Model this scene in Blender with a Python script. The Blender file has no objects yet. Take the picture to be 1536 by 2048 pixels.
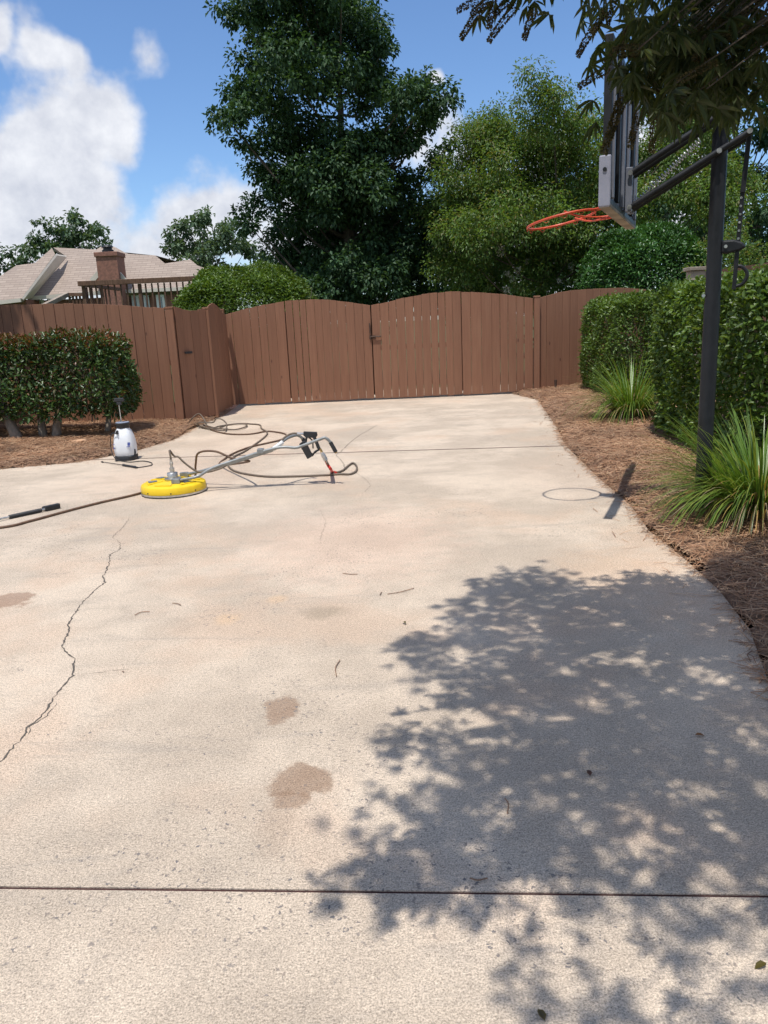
import bpy, bmesh, math, random
import numpy as np
from mathutils import Vector, Matrix
R = math.radians
scene = bpy.context.scene
col = scene.collection

# ------------------------------------------------------------------ camera
cam_d = bpy.data.cameras.new('camera')
cam_d.sensor_fit = 'VERTICAL'; cam_d.sensor_height = 32.0; cam_d.lens = 24.22
cam_d.clip_start = 0.05; cam_d.clip_end = 3000
cam = bpy.data.objects.new('camera', cam_d); col.objects.link(cam)
PITCH, ROLL = R(13.84), R(2.6)
fw = Vector((0, math.cos(PITCH), -math.sin(PITCH))); r0 = Vector((1, 0, 0)); u0 = r0.cross(fw)
rr = r0*math.cos(ROLL) - u0*math.sin(ROLL); uu = u0*math.cos(ROLL) + r0*math.sin(ROLL)
cam.matrix_world = Matrix(((rr.x, uu.x, -fw.x, 0), (rr.y, uu.y, -fw.y, 0), (rr.z, uu.z, -fw.z, 1.5), (0, 0, 0, 1)))
scene.camera = cam

# ------------------------------------------------------------------ light, sky, exposure
SUN_EL, SUN_AZ = R(72.5), R(22.5)          # light travels towards +y and a little to +x
sun_d = bpy.data.lights.new('sun', 'SUN'); sun_d.energy = 4.4; sun_d.angle = R(0.53); sun_d.color = (1, .965, .91)
sun = bpy.data.objects.new('sun', sun_d); col.objects.link(sun)
trav = Vector((math.sin(SUN_AZ)*math.cos(SUN_EL), math.cos(SUN_AZ)*math.cos(SUN_EL), -math.sin(SUN_EL)))
sun.rotation_euler = trav.to_track_quat('-Z', 'Y').to_euler(); sun.location = (-3, -6, 20)
vs = scene.view_settings
vs.view_transform = 'Standard'; vs.look = 'None'; vs.exposure = 0.0; vs.gamma = 1.0; vs.use_curve_mapping = False

world = bpy.data.worlds.new('World'); scene.world = world; world.use_nodes = True
wt = world.node_tree; wt.nodes.clear()
def WN(t, **kw):
    n = wt.nodes.new(t)
    for k, v in kw.items(): setattr(n, k, v)
    return n
def wmath(op, a, b=None, c=None, clamp=False):
    n = WN('ShaderNodeMath', operation=op, use_clamp=clamp)
    for i, v in enumerate((a, b, c)):
        if v is None: continue
        if isinstance(v, (int, float)): n.inputs[i].default_value = v
        else: wt.links.new(v, n.inputs[i])
    return n.outputs[0]
sky = WN('ShaderNodeTexSky', sky_type='NISHITA', sun_disc=False)
sky.sun_elevation = SUN_EL; sky.sun_rotation = math.pi + SUN_AZ
sky.air_density = 1.0; sky.dust_density = 0.3; sky.ozone_density = 2.0; sky.altitude = 200
tc = WN('ShaderNodeTexCoord')
dirv = tc.outputs['Generated']
def wnoise(scale, detail, rough, off):
    m = WN('ShaderNodeVectorMath', operation='ADD'); wt.links.new(dirv, m.inputs[0]); m.inputs[1].default_value = off
    n = WN('ShaderNodeTexNoise'); n.inputs['Scale'].default_value = scale; n.inputs['Detail'].default_value = detail
    n.inputs['Roughness'].default_value = rough; wt.links.new(m.outputs[0], n.inputs['Vector']); return n.outputs['Fac']
# cumulus heaps: direction and angular size of each heap; unseen wide ones are added round the sky for whiter fill
HEAPS = [(-0.368,0.913,0.176,0.085),(-0.307,0.926,0.222,0.055),(-0.383,0.919,0.095,0.115),(-0.311,0.939,0.147,0.061),(-0.324,0.905,0.276,0.036),(-0.354,0.882,0.311,0.022),(-0.19,0.974,0.119,0.058),(-0.25,0.964,0.093,0.048),(-0.213,0.946,0.245,0.012),(-0.073,0.99,0.122,0.079),(0.063,0.962,0.266,0.016),(0.096,0.978,0.185,0.052),(0.184,0.98,0.075,0.103),(0.336,0.929,0.155,0.079),(-0.474,0.865,0.163,0.127)]
rndw = random.Random(11)
for a, e, w in ((3.3, .25, .34), (4.2, .5, .4), (5.1, .2, .36), (5.9, .45, .4), (2.6, .95, .3), (.6, .9, .34)):
    HEAPS.append((math.cos(a)*math.cos(e), math.sin(a)*math.cos(e), math.sin(e), w))
def wncol(scale, detail):
    n = WN('ShaderNodeTexNoise'); n.inputs['Scale'].default_value = scale; n.inputs['Detail'].default_value = detail; wt.links.new(dirv, n.inputs['Vector']); return n.outputs['Color']
wv = WN('ShaderNodeVectorMath', operation='SUBTRACT'); wt.links.new(wncol(7, 2), wv.inputs[0]); wv.inputs[1].default_value = (.5, .5, .5)
wm = WN('ShaderNodeVectorMath', operation='MULTIPLY_ADD'); wt.links.new(wv.outputs[0], wm.inputs[0]); wm.inputs[1].default_value = (.22, .22, .22); wt.links.new(dirv, wm.inputs[2])
field = None
for hx, hy, hz, hr in HEAPS:
    d = WN('ShaderNodeVectorMath', operation='DISTANCE'); wt.links.new(wm.outputs[0], d.inputs[0]); d.inputs[1].default_value = (hx, hy, hz)
    v = wmath('MULTIPLY_ADD', d.outputs['Value'], -1/hr, 1.0)
    field = v if field is None else wmath('SMOOTH_MAX', field, v, .25)
n1 = wnoise(11, 4, .62, (3.1, 1.7, .4)); n2 = wnoise(30, 4, .62, (.3, 4.2, 2.2))
fld = wmath('ADD', field, wmath('MULTIPLY', wmath('SUBTRACT', n1, .5), 1.9))
fld = wmath('ADD', fld, wmath('MULTIPLY', wmath('SUBTRACT', n2, .5), .4))
mr = WN('ShaderNodeMapRange', interpolation_type='SMOOTHSTEP'); wt.links.new(fld, mr.inputs[0])
mr.inputs[1].default_value = -.2; mr.inputs[2].default_value = .46
mask = wmath('MULTIPLY', mr.outputs[0], .96)
# cloud brightness: billows from the same noise
shade = wmath('ADD', wmath('MULTIPLY', wmath('SUBTRACT', n1, .5), -1.3), wmath('MULTIPLY', wmath('SUBTRACT', n2, .5), 1.2))
shade = wmath('ADD', shade, .55, clamp=True)
cr = WN('ShaderNodeMix', data_type='RGBA'); wt.links.new(shade, cr.inputs[0])
cr.inputs[6].default_value = (5.2, 5.5, 6.4, 1); cr.inputs[7].default_value = (9.2, 9.3, 9.6, 1)
hs = WN('ShaderNodeMix', data_type='RGBA', blend_type='MULTIPLY'); hs.inputs[0].default_value = 1
wt.links.new(sky.outputs[0], hs.inputs[6]); hs.inputs[7].default_value = (1.0, 1.2, 1.44, 1)
mx = WN('ShaderNodeMix', data_type='RGBA'); wt.links.new(mask, mx.inputs[0]); wt.links.new(hs.outputs[2], mx.inputs[6]); wt.links.new(cr.outputs[2], mx.inputs[7])
bg = WN('ShaderNodeBackground'); bg.inputs[1].default_value = 0.11; wt.links.new(mx.outputs[2], bg.inputs[0])
wo = WN('ShaderNodeOutputWorld'); wt.links.new(bg.outputs[0], wo.inputs[0])
world.cycles.sampling_method = 'MANUAL'; world.cycles.sample_map_resolution = 256
cy_ = scene.cycles; cy_.use_light_tree = False; cy_.max_bounces = 4; cy_.diffuse_bounces = 2; cy_.glossy_bounces = 2; cy_.transmission_bounces = 3; cy_.transparent_max_bounces = 4; cy_.caustics_reflective = False; cy_.caustics_refractive = False

# ------------------------------------------------------------------ helpers
class MB:
    def __init__(s): s.v = []; s.f = []
    def add(s, vs_, fs):
        o = len(s.v); s.v += [tuple(v) for v in vs_]; s.f += [tuple(i+o for i in f) for f in fs]; return s
    def box(s, x0, x1, y0, y1, z0, z1):
        return s.add([(x0,y0,z0),(x1,y0,z0),(x1,y1,z0),(x0,y1,z0),(x0,y0,z1),(x1,y0,z1),(x1,y1,z1),(x0,y1,z1)],
                     [(0,3,2,1),(4,5,6,7),(0,1,5,4),(1,2,6,5),(2,3,7,6),(3,0,4,7)])
    def bar(s, a, b, w, h, up=(0,0,1)):          # rectangular bar from a to b
        a, b = Vector(a), Vector(b); d = (b-a).normalized(); sd = d.cross(Vector(up)).normalized(); u = sd.cross(d)
        vs_ = []
        for p in (a, b):
            for i, j in ((-1,-1),(1,-1),(1,1),(-1,1)): vs_.append(p + sd*i*w/2 + u*j*h/2)
        return s.add(vs_, [(0,1,2,3),(7,6,5,4),(0,4,5,1),(1,5,6,2),(2,6,7,3),(3,7,4,0)])
    def tube(s, pts, rad, n=8, cap=True):
        pts = [Vector(p) for p in pts]; m = len(pts)
        if not hasattr(rad, '__len__'): rad = [rad]*m
        ref = None; vs_ = []; fs = []
        for i, p in enumerate(pts):
            d = (pts[min(i+1, m-1)] - pts[max(i-1, 0)]).normalized()
            if ref is None: ref = Vector((0,0,1)) if abs(d.z) < .9 else Vector((1,0,0))
            a = d.cross(ref).normalized(); ref = a.cross(d)
            for k in range(n):
                t = 2*math.pi*k/n; vs_.append(p + (a*math.cos(t) + ref*math.sin(t))*rad[i])
        for i in range(m-1):
            for k in range(n):
                k2 = (k+1) % n; fs.append((i*n+k, i*n+k2, (i+1)*n+k2, (i+1)*n+k))
        if cap: fs.append(tuple(range(n-1, -1, -1))); fs.append(tuple(range((m-1)*n, m*n)))
        return s.add(vs_, fs)
    def lathe(s, prof, n=24, c=(0,0,0), sx=1, sy=1, sq=0):
        vs_ = []; fs = []; m = len(prof)
        for r, z in prof:
            for k in range(n):
                t = 2*math.pi*k/n; q = 1
                if sq: q = 1/((abs(math.cos(t))**sq + abs(math.sin(t))**sq)**(1/sq))
                vs_.append((c[0]+r*q*sx*math.cos(t), c[1]+r*q*sy*math.sin(t), c[2]+z))
        for i in range(m-1):
            for k in range(n):
                k2 = (k+1) % n; fs.append((i*n+k, i*n+k2, (i+1)*n+k2, (i+1)*n+k))
        fs.append(tuple(range(n-1, -1, -1))); fs.append(tuple(range((m-1)*n, m*n)))
        return s.add(vs_, fs)
    def prism(s, outl, dvec):                   # 3-D outline pushed along dvec
        n = len(outl); o = [Vector(p) for p in outl]; d = Vector(dvec)
        return s.add(o + [p+d for p in o], [tuple(range(n-1, -1, -1)), tuple(range(n, 2*n))] + [(i, (i+1) % n, n+(i+1) % n, n+i) for i in range(n)])
    def mesh(s, name, m, smooth=False):
        me = bpy.data.meshes.new(name); me.from_pydata(s.v, [], s.f); me.update()
        bm = bmesh.new(); bm.from_mesh(me); bmesh.ops.recalc_face_normals(bm, faces=bm.faces); bm.to_mesh(me); bm.free()
        if smooth:
            me.polygons.foreach_set('use_smooth', [True]*len(me.polygons))
            try: me.set_sharp_from_angle(angle=R(40))
            except Exception: pass
        me.materials.append(m); return me
    def build(s, name, m, parent=None, smooth=False, bevel=0):
        return obj(name, s.mesh(name, m, smooth), parent, bevel)
def obj(name, me, parent=None, bevel=0):
    o = bpy.data.objects.new(name, me); col.objects.link(o)
    if parent is not None: o.parent = parent
    if bevel:
        b = o.modifiers.new('bevel', 'BEVEL'); b.width = bevel; b.segments = 2; b.limit_method = 'ANGLE'
    return o
def tag(o, label=None, cat=None, group=None, kind=None):
    if label: o['label'] = label
    if cat: o['category'] = cat
    if group: o['group'] = group
    if kind: o['kind'] = kind
    return o
def thing(name, loc, label, cat, group=None):
    o = bpy.data.objects.new(name, None); col.objects.link(o); o.location = loc; o.empty_display_size = .1
    tag(o, label, cat, group); return o
def world_part(o, parent):                      # mesh given in world coordinates under an Empty
    o.parent = parent; o.matrix_parent_inverse = Matrix.Translation(-parent.location); return o
def P(mb, name, m, parent, smooth=False, bevel=0): return world_part(mb.build(name, m, None, smooth, bevel), parent)
def spline(pts, k=8):                           # Catmull-Rom through points
    pts = [Vector(p) for p in pts]; q = [pts[0]*2-pts[1]] + pts + [pts[-1]*2-pts[-2]]; out = []
    for i in range(1, len(q)-2):
        for j in range(k):
            t = j/k; a, b, c, d = q[i-1], q[i], q[i+1], q[i+2]
            out.append(.5*((2*b) + (c-a)*t + (2*a-5*b+4*c-d)*t*t + (3*b-a-3*c+d)*t**3))
    return out + [pts[-1]]

# ------------------------------------------------------------------ materials
def newmat(name):
    m = bpy.data.materials.new(name); m.use_nodes = True; nt = m.node_tree; nt.nodes.clear()
    o = nt.nodes.new('ShaderNodeOutputMaterial'); b = nt.nodes.new('ShaderNodeBsdfPrincipled'); nt.links.new(b.outputs[0], o.inputs[0])
    return m, nt, b, o
class NT:
    def __init__(s, nt): s.nt = nt
    def n(s, t, **kw):
        x = s.nt.nodes.new(t)
        for k, v in kw.items(): setattr(x, k, v)
        return x
    def set(s, sock, v):
        if hasattr(v, 'is_output') or isinstance(v, bpy.types.NodeSocket): s.nt.links.new(v, sock)
        else: sock.default_value = v
    def math(s, op, a, b=None, c=None, clamp=False):
        x = s.n('ShaderNodeMath', operation=op, use_clamp=clamp)
        for i, v in enumerate((a, b, c)):
            if v is not None: s.set(x.inputs[i], v)
        return x.outputs[0]
    def noise(s, vec, scale, detail=4, rough=.55, dist=0):
        x = s.n('ShaderNodeTexNoise'); s.set(x.inputs['Vector'], vec); x.inputs['Scale'].default_value = scale
        x.inputs['Detail'].default_value = detail; x.inputs['Roughness'].default_value = rough; x.inputs['Distortion'].default_value = dist
        return x.outputs['Fac']
    def vor(s, vec, scale):
        x = s.n('ShaderNodeTexVoronoi'); s.set(x.inputs['Vector'], vec); x.inputs['Scale'].default_value = scale; return x
    def mix(s, f, a, b, mode='MIX'):
        x = s.n('ShaderNodeMix', data_type='RGBA', blend_type=mode); s.set(x.inputs[0], f)
        s.set(x.inputs[6], a if not isinstance(a, tuple) or len(a) == 4 else (*a, 1)); s.set(x.inputs[7], b if not isinstance(b, tuple) or len(b) == 4 else (*b, 1))
        return x.outputs[2]
    def rng(s, v, a, b, c=0, d=1, smooth=True):
        x = s.n('ShaderNodeMapRange', interpolation_type='SMOOTHSTEP' if smooth else 'LINEAR'); s.set(x.inputs[0], v)
        for i, q in enumerate((a, b, c, d)): x.inputs[i+1].default_value = q
        return x.outputs[0]
    def pos(s): return s.n('ShaderNodeNewGeometry').outputs['Position']
    def objc(s): return s.n('ShaderNodeTexCoord').outputs['Object']
    def bump(s, h, strength, dist=.01):
        x = s.n('ShaderNodeBump'); x.inputs['Strength'].default_value = strength; x.inputs['Distance'].default_value = dist; s.set(x.inputs['Height'], h); return x.outputs[0]
    def scalev(s, v, sc):
        x = s.n('ShaderNodeMapping'); s.set(x.inputs['Vector'], v); x.inputs['Scale'].default_value = sc; return x.outputs[0]
def mat(name, c, rough=.6, var=.12, scale=10, bump=0, bscale=80, metal=0, spec=.5, stretch=(1,1,1), perobj=0, island=0):
    m, nt, b, o = newmat(name); q = NT(nt); v = q.scalev(q.objc(), stretch)
    f = q.rng(q.noise(v, scale, 5, .6), .3, .7)
    lo = tuple(x*(1-var) for x in c); hi = tuple(min(1, x*(1+var)) for x in c)
    cc = q.mix(f, lo, hi)
    if perobj or island:
        src = q.n('ShaderNodeObjectInfo').outputs['Random'] if perobj else q.n('ShaderNodeNewGeometry').outputs['Random Per Island']
        k = perobj or island
        g = q.rng(src, 0, 1, 1-k, 1+k, False); comb = q.n('ShaderNodeCombineColor')
        for i in range(3): q.set(comb.inputs[i], g)
        cc = q.mix(1.0, cc, comb.outputs[0], 'MULTIPLY')
    q.set(b.inputs['Base Color'], cc); b.inputs['Metallic'].default_value = metal; b.inputs['Specular IOR Level'].default_value = spec
    q.set(b.inputs['Roughness'], q.rng(f, 0, 1, max(0, rough-.08), min(1, rough+.08), False))
    if bump: q.set(b.inputs['Normal'], q.bump(q.noise(v, bscale, 4, .6), bump))
    return m
def leafmat(name, cols, trans=.3, rough=.42, spec=.4, tcol=None):
    m, nt, b, o = newmat(name); q = NT(nt)
    isl = q.n('ShaderNodeNewGeometry').outputs['Random Per Island']
    cr = q.n('ShaderNodeValToRGB'); q.set(cr.inputs[0], isl); e = cr.color_ramp.elements
    while len(e) < len(cols): e.new(.5)
    for i, c in enumerate(cols): e[i].position = i/(len(cols)-1) if len(cols) > 1 else 0; e[i].color = (*c, 1)
    big = q.rng(q.noise(q.pos(), 1.3, 3, .6), .3, .7, .75, 1.2)
    comb = q.n('ShaderNodeCombineColor')
    for i in range(3): q.set(comb.inputs[i], big)
    c = q.mix(1.0, cr.outputs[0], comb.outputs[0], 'MULTIPLY')
    q.set(b.inputs['Base Color'], c); b.inputs['Roughness'].default_value = rough; b.inputs['Specular IOR Level'].default_value = spec
    t = q.n('ShaderNodeBsdfTranslucent'); q.set(t.inputs[0], q.mix(1.0, c, tcol or (1.5, 1.35, .55, 1), 'MULTIPLY'))
    mxs = q.n('ShaderNodeMixShader'); mxs.inputs[0].default_value = trans
    nt.links.new(b.outputs[0], mxs.inputs[1]); nt.links.new(t.outputs[0], mxs.inputs[2]); nt.links.new(mxs.outputs[0], o.inputs[0])
    return m

# concrete: mottled, gritty, with stains that have their own shape
def concrete():
    m, nt, b, o = newmat('concrete'); q = NT(nt); p = q.pos()
    big = q.n('ShaderNodeTexNoise'); q.set(big.inputs['Vector'], p); big.inputs['Scale'].default_value = .8; big.inputs['Detail'].default_value = 4; big.inputs['Roughness'].default_value = .65
    bs = q.n('ShaderNodeSeparateColor'); q.set(bs.inputs[0], big.outputs['Color'])
    c = q.mix(q.rng(bs.outputs[0], .38, .64), (.455, .371, .285), (.60, .492, .38))
    mo = q.noise(p, 7, 4, .7)
    c = q.mix(q.math('MULTIPLY', q.rng(mo, .48, .72), .25), c, (.30, .255, .205))
    c = q.mix(q.math('MULTIPLY', q.rng(bs.outputs[1], .5, .66), .45), c, (.55, .39, .275))                  # clay tint
    st = q.noise(q.scalev(p, (.7, 3.2, 1)), 1.6, 4, .7, .8)
    c = q.mix(q.math('MULTIPLY', q.rng(st, .53, .74), .42), c, (.34, .295, .245))                          # grey water marks
    # stains: centre, radii, depth of colour
    wob = q.math('MULTIPLY', q.math('SUBTRACT', q.noise(p, 8, 5, .7), .5), 1.9)
    sep = q.n('ShaderNodeSeparateXYZ'); q.set(sep.inputs[0], p)
    for cx, cy, rx, ry, dep, cc in STAINS:
        dx = q.math('MULTIPLY_ADD', sep.outputs[0], 1/rx, -cx/rx); dy = q.math('MULTIPLY_ADD', sep.outputs[1], 1/ry, -cy/ry)
        r2 = q.math('SQRT', q.math('MULTIPLY_ADD', dx, dx, q.math('MULTIPLY', dy, dy)))
        soft = .2 if dep > .6 else .55
        msk = q.rng(q.math('ADD', r2, wob), 1+soft, 1-soft)
        c = q.mix(q.math('MULTIPLY', msk, q.math('MULTIPLY', q.rng(mo, .3, .7, 1.0, .78), dep)), c, cc)
    # broom finish and grit
    g1 = q.noise(p, 190, 2, .85); g2 = q.noise(q.scalev(p, (1, 1.7, 1)), 62, 3, .75)
    gv = q.math('MULTIPLY_ADD', q.math('SUBTRACT', g1, .5), 2.6, q.math('MULTIPLY_ADD', q.math('SUBTRACT', g2, .5), 1.15, 1.0)); gv = q.math('MAXIMUM', gv, .25)
    comb = q.n('ShaderNodeCombineColor')
    for i in range(3): q.set(comb.inputs[i], gv)
    c = q.mix(1.0, c, comb.outputs[0], 'MULTIPLY')
    # exposed aggregate chips and pits, in worn patches
    wp = q.n('ShaderNodeVectorMath', operation='MULTIPLY_ADD'); wn = q.n('ShaderNodeTexNoise'); q.set(wn.inputs['Vector'], p); wn.inputs['Scale'].default_value = 70; wn.inputs['Detail'].default_value = 1; q.set(wp.inputs[0], wn.outputs['Color']); wp.inputs[1].default_value = (.03, .03, .03); q.set(wp.inputs[2], p)
    vo = q.vor(wp.outputs[0], 62); sc_ = q.n('ShaderNodeSeparateColor'); q.set(sc_.inputs[0], vo.outputs['Color'])
    patch = q.rng(bs.outputs[2], .5, .6)
    chip = q.math('MULTIPLY', q.math('MULTIPLY', q.rng(vo.outputs['Distance'], .42, .28), q.rng(sc_.outputs[0], .8, .82)), q.math('MULTIPLY_ADD', patch, .85, .04))
    c = q.mix(chip, c, q.mix(sc_.outputs[1], (.13, .125, .13), (.27, .22, .18)))
    q.set(b.inputs['Base Color'], c); b.inputs['Roughness'].default_value = .9; b.inputs['Specular IOR Level'].default_value = .25
    q.set(b.inputs['Normal'], q.bump(q.math('ADD', g1, g2), .6, .004))
    return m
STAINS = [[(-0.323,2.341,0.105,0.1,0.85,(0.275,0.18,0.118)),(-0.34,2.229,0.06,0.05,0.8,(0.275,0.18,0.118)),(-0.45,2.841,0.072,0.1,0.85,(0.285,0.188,0.125)),(-0.378,2.103,0.05,0.14,0.3,(0.3,0.22,0.16)),(-2.235,4.323,0.14,0.13,0.8,(0.29,0.18,0.12)),(-0.353,3.897,0.1,0.09,0.58,(0.27,0.22,0.155)),(-0.857,3.872,0.06,0.07,0.5,(0.62,0.42,0.25)),(-0.624,4.147,0.05,0.06,0.5,(0.62,0.42,0.25)),(1.36,4.291,0.35,0.5,0.45,(0.55,0.37,0.24)),(-0.25,5.303,0.7,0.9,0.4,(0.62,0.42,0.31)),(-1.787,10.549,0.9,1.6,0.35,(0.6,0.43,0.31)),(1.738,7.233,0.5,0.9,0.25,(0.55,0.41,0.31)),(-2.234,8.032,0.9,1.0,0.3,(0.6,0.42,0.3)),(-0.683,6.116,0.5,0.4,0.2,(0.4,0.34,0.28))]][0]
M = {}
M['concrete'] = concrete()
M['joint'] = mat('joint_filler', (.06, .024, .02), .95, .3, 60)
M['crack'] = mat('crack_dark', (.10, .085, .07), .95, .3, 90)  # dark colour for the flat ribbons that replace open grooves
M['soil'] = mat('soil', (.10, .07, .05), .95, .3, 6, .4, 40)
M['lawn'] = mat('lawn', (.075, .115, .035), .95, .35, 3, .5, 60)
M['straw_base'] = mat('straw_bed', (.25, .15, .095), .95, .45, 35, .9, 90)
M['straw'] = leafmat('pine_straw', [(.22,.105,.055), (.42,.24,.135), (.55,.38,.24), (.34,.165,.085), (.48,.30,.18)], .08, .6, .3, (1.1, 1, .9, 1))
M['brown'] = mat('brown_stain', (.235, .112, .07), .75, .14, 3, .35, 30, stretch=(14, 14, 1), perobj=.07, spec=.3)
def boards():
    m, nt, b, o = newmat('brown_stain_boards'); q = NT(nt); p = q.pos(); ob = q.n('ShaderNodeObjectInfo').outputs['Random']
    off = q.n('ShaderNodeVectorMath', operation='MULTIPLY_ADD'); q.set(off.inputs[0], p); off.inputs[1].default_value = (1, 1, 1); cv = q.n('ShaderNodeCombineXYZ'); q.set(cv.inputs[2], q.math('MULTIPLY', ob, 37)); q.set(off.inputs[2], cv.outputs[0]); v = off.outputs[0]
    gr = q.noise(q.scalev(v, (45, 45, 1.6)), 1, 4, .65); c = q.mix(q.rng(gr, .3, .7), (.214, .102, .061), (.25, .124, .074))
    c = q.mix(q.math('MULTIPLY', q.rng(q.noise(q.scalev(v, (4, 4, .8)), 1, 4, .6), .5, .75), .35), c, (.28, .155, .095))        # faded patches
    kn = q.vor(q.scalev(v, (5, 5, 2.2)), 1); ks = q.n('ShaderNodeSeparateColor'); q.set(ks.inputs[0], kn.outputs['Color'])
    c = q.mix(q.math('MULTIPLY', q.math('MULTIPLY', q.rng(kn.outputs['Distance'], .1, .05), q.rng(ks.outputs[0], .6, .62)), .75), c, (.09, .04, .028))
    g = q.rng(ob, 0, 1, .93, 1.06, False); comb = q.n('ShaderNodeCombineColor')
    for i in range(3): q.set(comb.inputs[i], g)
    q.set(b.inputs['Base Color'], q.mix(1.0, c, comb.outputs[0], 'MULTIPLY')); b.inputs['Roughness'].default_value = .78; b.inputs['Specular IOR Level'].default_value = .3
    q.set(b.inputs['Normal'], q.bump(gr, .4, .004)); return m
M['brown'] = boards()
M['deckwood'] = mat('weathered_deck', (.13, .075, .05), .85, .3, 4, .4, 30, stretch=(6, 6, 1), perobj=.15, spec=.2)
M['greywood'] = mat('grey_wood', (.30, .25, .20), .9, .25, 5, .4, 30, spec=.2)
M['iron'] = mat('rusty_iron', (.09, .055, .04), .7, .4, 40, .2, 80, metal=.4)
M['hoop'] = mat('hoop_black', (.014, .015, .018), .5, .2, 12, .05, 200, spec=.35)
M['hoop_grey'] = mat('board_grey', (.20, .21, .25), .5, .1, 8)
M['pad'] = mat('board_pad', (.30, .30, .36), .55, .08, 10)
M['steel'] = mat('steel', (.55, .54, .52), .38, .15, 30, metal=.9)
M['zinc'] = mat('zinc_tube', (.27, .28, .275), .5, .15, 20, metal=.5)
M['orange'] = mat('rim_orange', (.62, .085, .035), .4, .1, 20)
M['yellow'] = mat('cleaner_yellow', (.82, .56, .015), .38, .06, 9)
M['black'] = mat('black_rubber', (.02, .02, .022), .55, .2, 30)
M['bluegrey'] = mat('pump_top', (.30, .34, .42), .45, .08, 9)
M['white_plastic'] = mat('white_plastic', (.74, .76, .78), .4, .04, 6)
M['blue_print'] = mat('blue_print', (.05, .07, .25), .5, .1, 9)
M['label_grey'] = mat('label_grey', (.16, .17, .18), .5, .35, 60)
M['hose'] = mat('hose', (.15, .115, .085), .6, .2, 25)
M['hose_brown'] = mat('hose_brown', (.13, .075, .045), .65, .25, 25)
M['red'] = mat('red_sleeve', (.55, .03, .02), .45, .1, 20)
M['brass'] = mat('brass', (.45, .30, .13), .4, .15, 20, metal=.8)
M['rock'] = mat('sandstone', (.48, .29, .17), .9, .25, 14, .6, 40)
M['bark'] = mat('bark', (.21, .175, .14), .9, .3, 10, .6, 30, stretch=(3, 3, 1))
M['bark_dark'] = mat('bark_dark', (.09, .07, .055), .9, .3, 8, .6, 25, stretch=(3, 3, 1))
def shingles():
    m, nt, b, o = newmat('shingles'); q = NT(nt); v = q.n('ShaderNodeCombineXYZ'); sp_ = q.n('ShaderNodeSeparateXYZ'); q.set(sp_.inputs[0], q.pos()); q.set(v.inputs[0], sp_.outputs[0]); q.set(v.inputs[1], sp_.outputs[2])
    br = q.n('ShaderNodeTexBrick'); q.set(br.inputs['Vector'], v.outputs[0]); br.inputs['Scale'].default_value = 1; br.inputs['Brick Width'].default_value = .45; br.inputs['Row Height'].default_value = .11
    br.inputs['Mortar Size'].default_value = .012; br.inputs['Color1'].default_value = (.38, .305, .25, 1); br.inputs['Color2'].default_value = (.31, .245, .20, 1); br.inputs['Mortar'].default_value = (.23, .18, .15, 1)
    st = q.rng(q.noise(q.scalev(q.pos(), (1, .3, .3)), .8, 4, .65), .5, .75, 0, .4)
    q.set(b.inputs['Base Color'], q.mix(st, br.outputs['Color'], (.20, .16, .145))); b.inputs['Roughness'].default_value = .95; return m
M['shingle'] = shingles()

M['brick'] = mat('brick', (.235, .11, .078), .9, .25, 12, .3, 40)
M['trim'] = mat('cream_trim', (.60, .54, .46), .7, .05, 3)
M['white'] = mat('white_frame', (.78, .78, .76), .5, .04, 5)
M['glass'] = mat('window_glass', (.10, .13, .17), .12, .2, 3, spec=.8)
M['flower'] = leafmat('white_flower', [(.72,.70,.60), (.80,.78,.70), (.66,.62,.5)], .25, .7, .2, (1, 1, .9, 1))
M['maple'] = leafmat('tree_leaf', [(.022,.058,.028), (.04,.09,.038), (.065,.125,.045), (.028,.07,.032), (.05,.10,.035)], .26, .55, .28)
M['myrtle'] = leafmat('crape_leaf', [(.08,.15,.035), (.115,.21,.045), (.15,.24,.055), (.07,.135,.035), (.20,.185,.06)], .4, .45, .35)
M['far'] = leafmat('hazed_far_leaf', [(.08,.135,.075), (.10,.16,.085), (.065,.115,.07)], .3, .5, .3)  # distance haze put into the leaf colour: lighter and greyer green
M['hedge'] = leafmat('hedge_leaf', [(.06,.115,.022), (.095,.17,.03), (.14,.215,.04), (.05,.095,.02)], .32, .4, .42)
M['hedge_red'] = leafmat('red_tip_leaf', [(.035,.075,.02), (.06,.12,.028), (.04,.085,.022), (.09,.145,.035), (.045,.09,.022), (.13,.055,.022)], .2, .4, .5)
M['newred'] = leafmat('new_red_leaf', [(.20,.06,.03), (.14,.06,.02), (.10,.11,.025), (.24,.09,.04)], .3, .3, .5)
M['bush'] = leafmat('bush_leaf', [(.075,.14,.022), (.12,.20,.035), (.06,.12,.02), (.15,.22,.04)], .3, .42, .4)
M['darkbush'] = leafmat('dark_bush_leaf', [(.035,.10,.026), (.055,.14,.034), (.075,.175,.04)], .22, .36, .45)
M['blade'] = leafmat('liriope_blade', [(.07,.15,.025), (.11,.20,.03), (.16,.25,.045), (.22,.26,.05)], .35, .35, .4)
M['blade_dry'] = leafmat('dry_blade', [(.30,.27,.08), (.36,.22,.07), (.34,.28,.2), (.22,.2,.05)], .25, .5, .3)
M['vitex'] = leafmat('chaste_leaf', [(.045,.072,.028), (.07,.10,.034), (.055,.08,.036), (.095,.11,.036)], .42, .5, .3)
M['spike'] = leafmat('seed_spike', [(.10,.085,.04), (.14,.11,.05), (.075,.075,.035)], .15, .7, .2)

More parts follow.
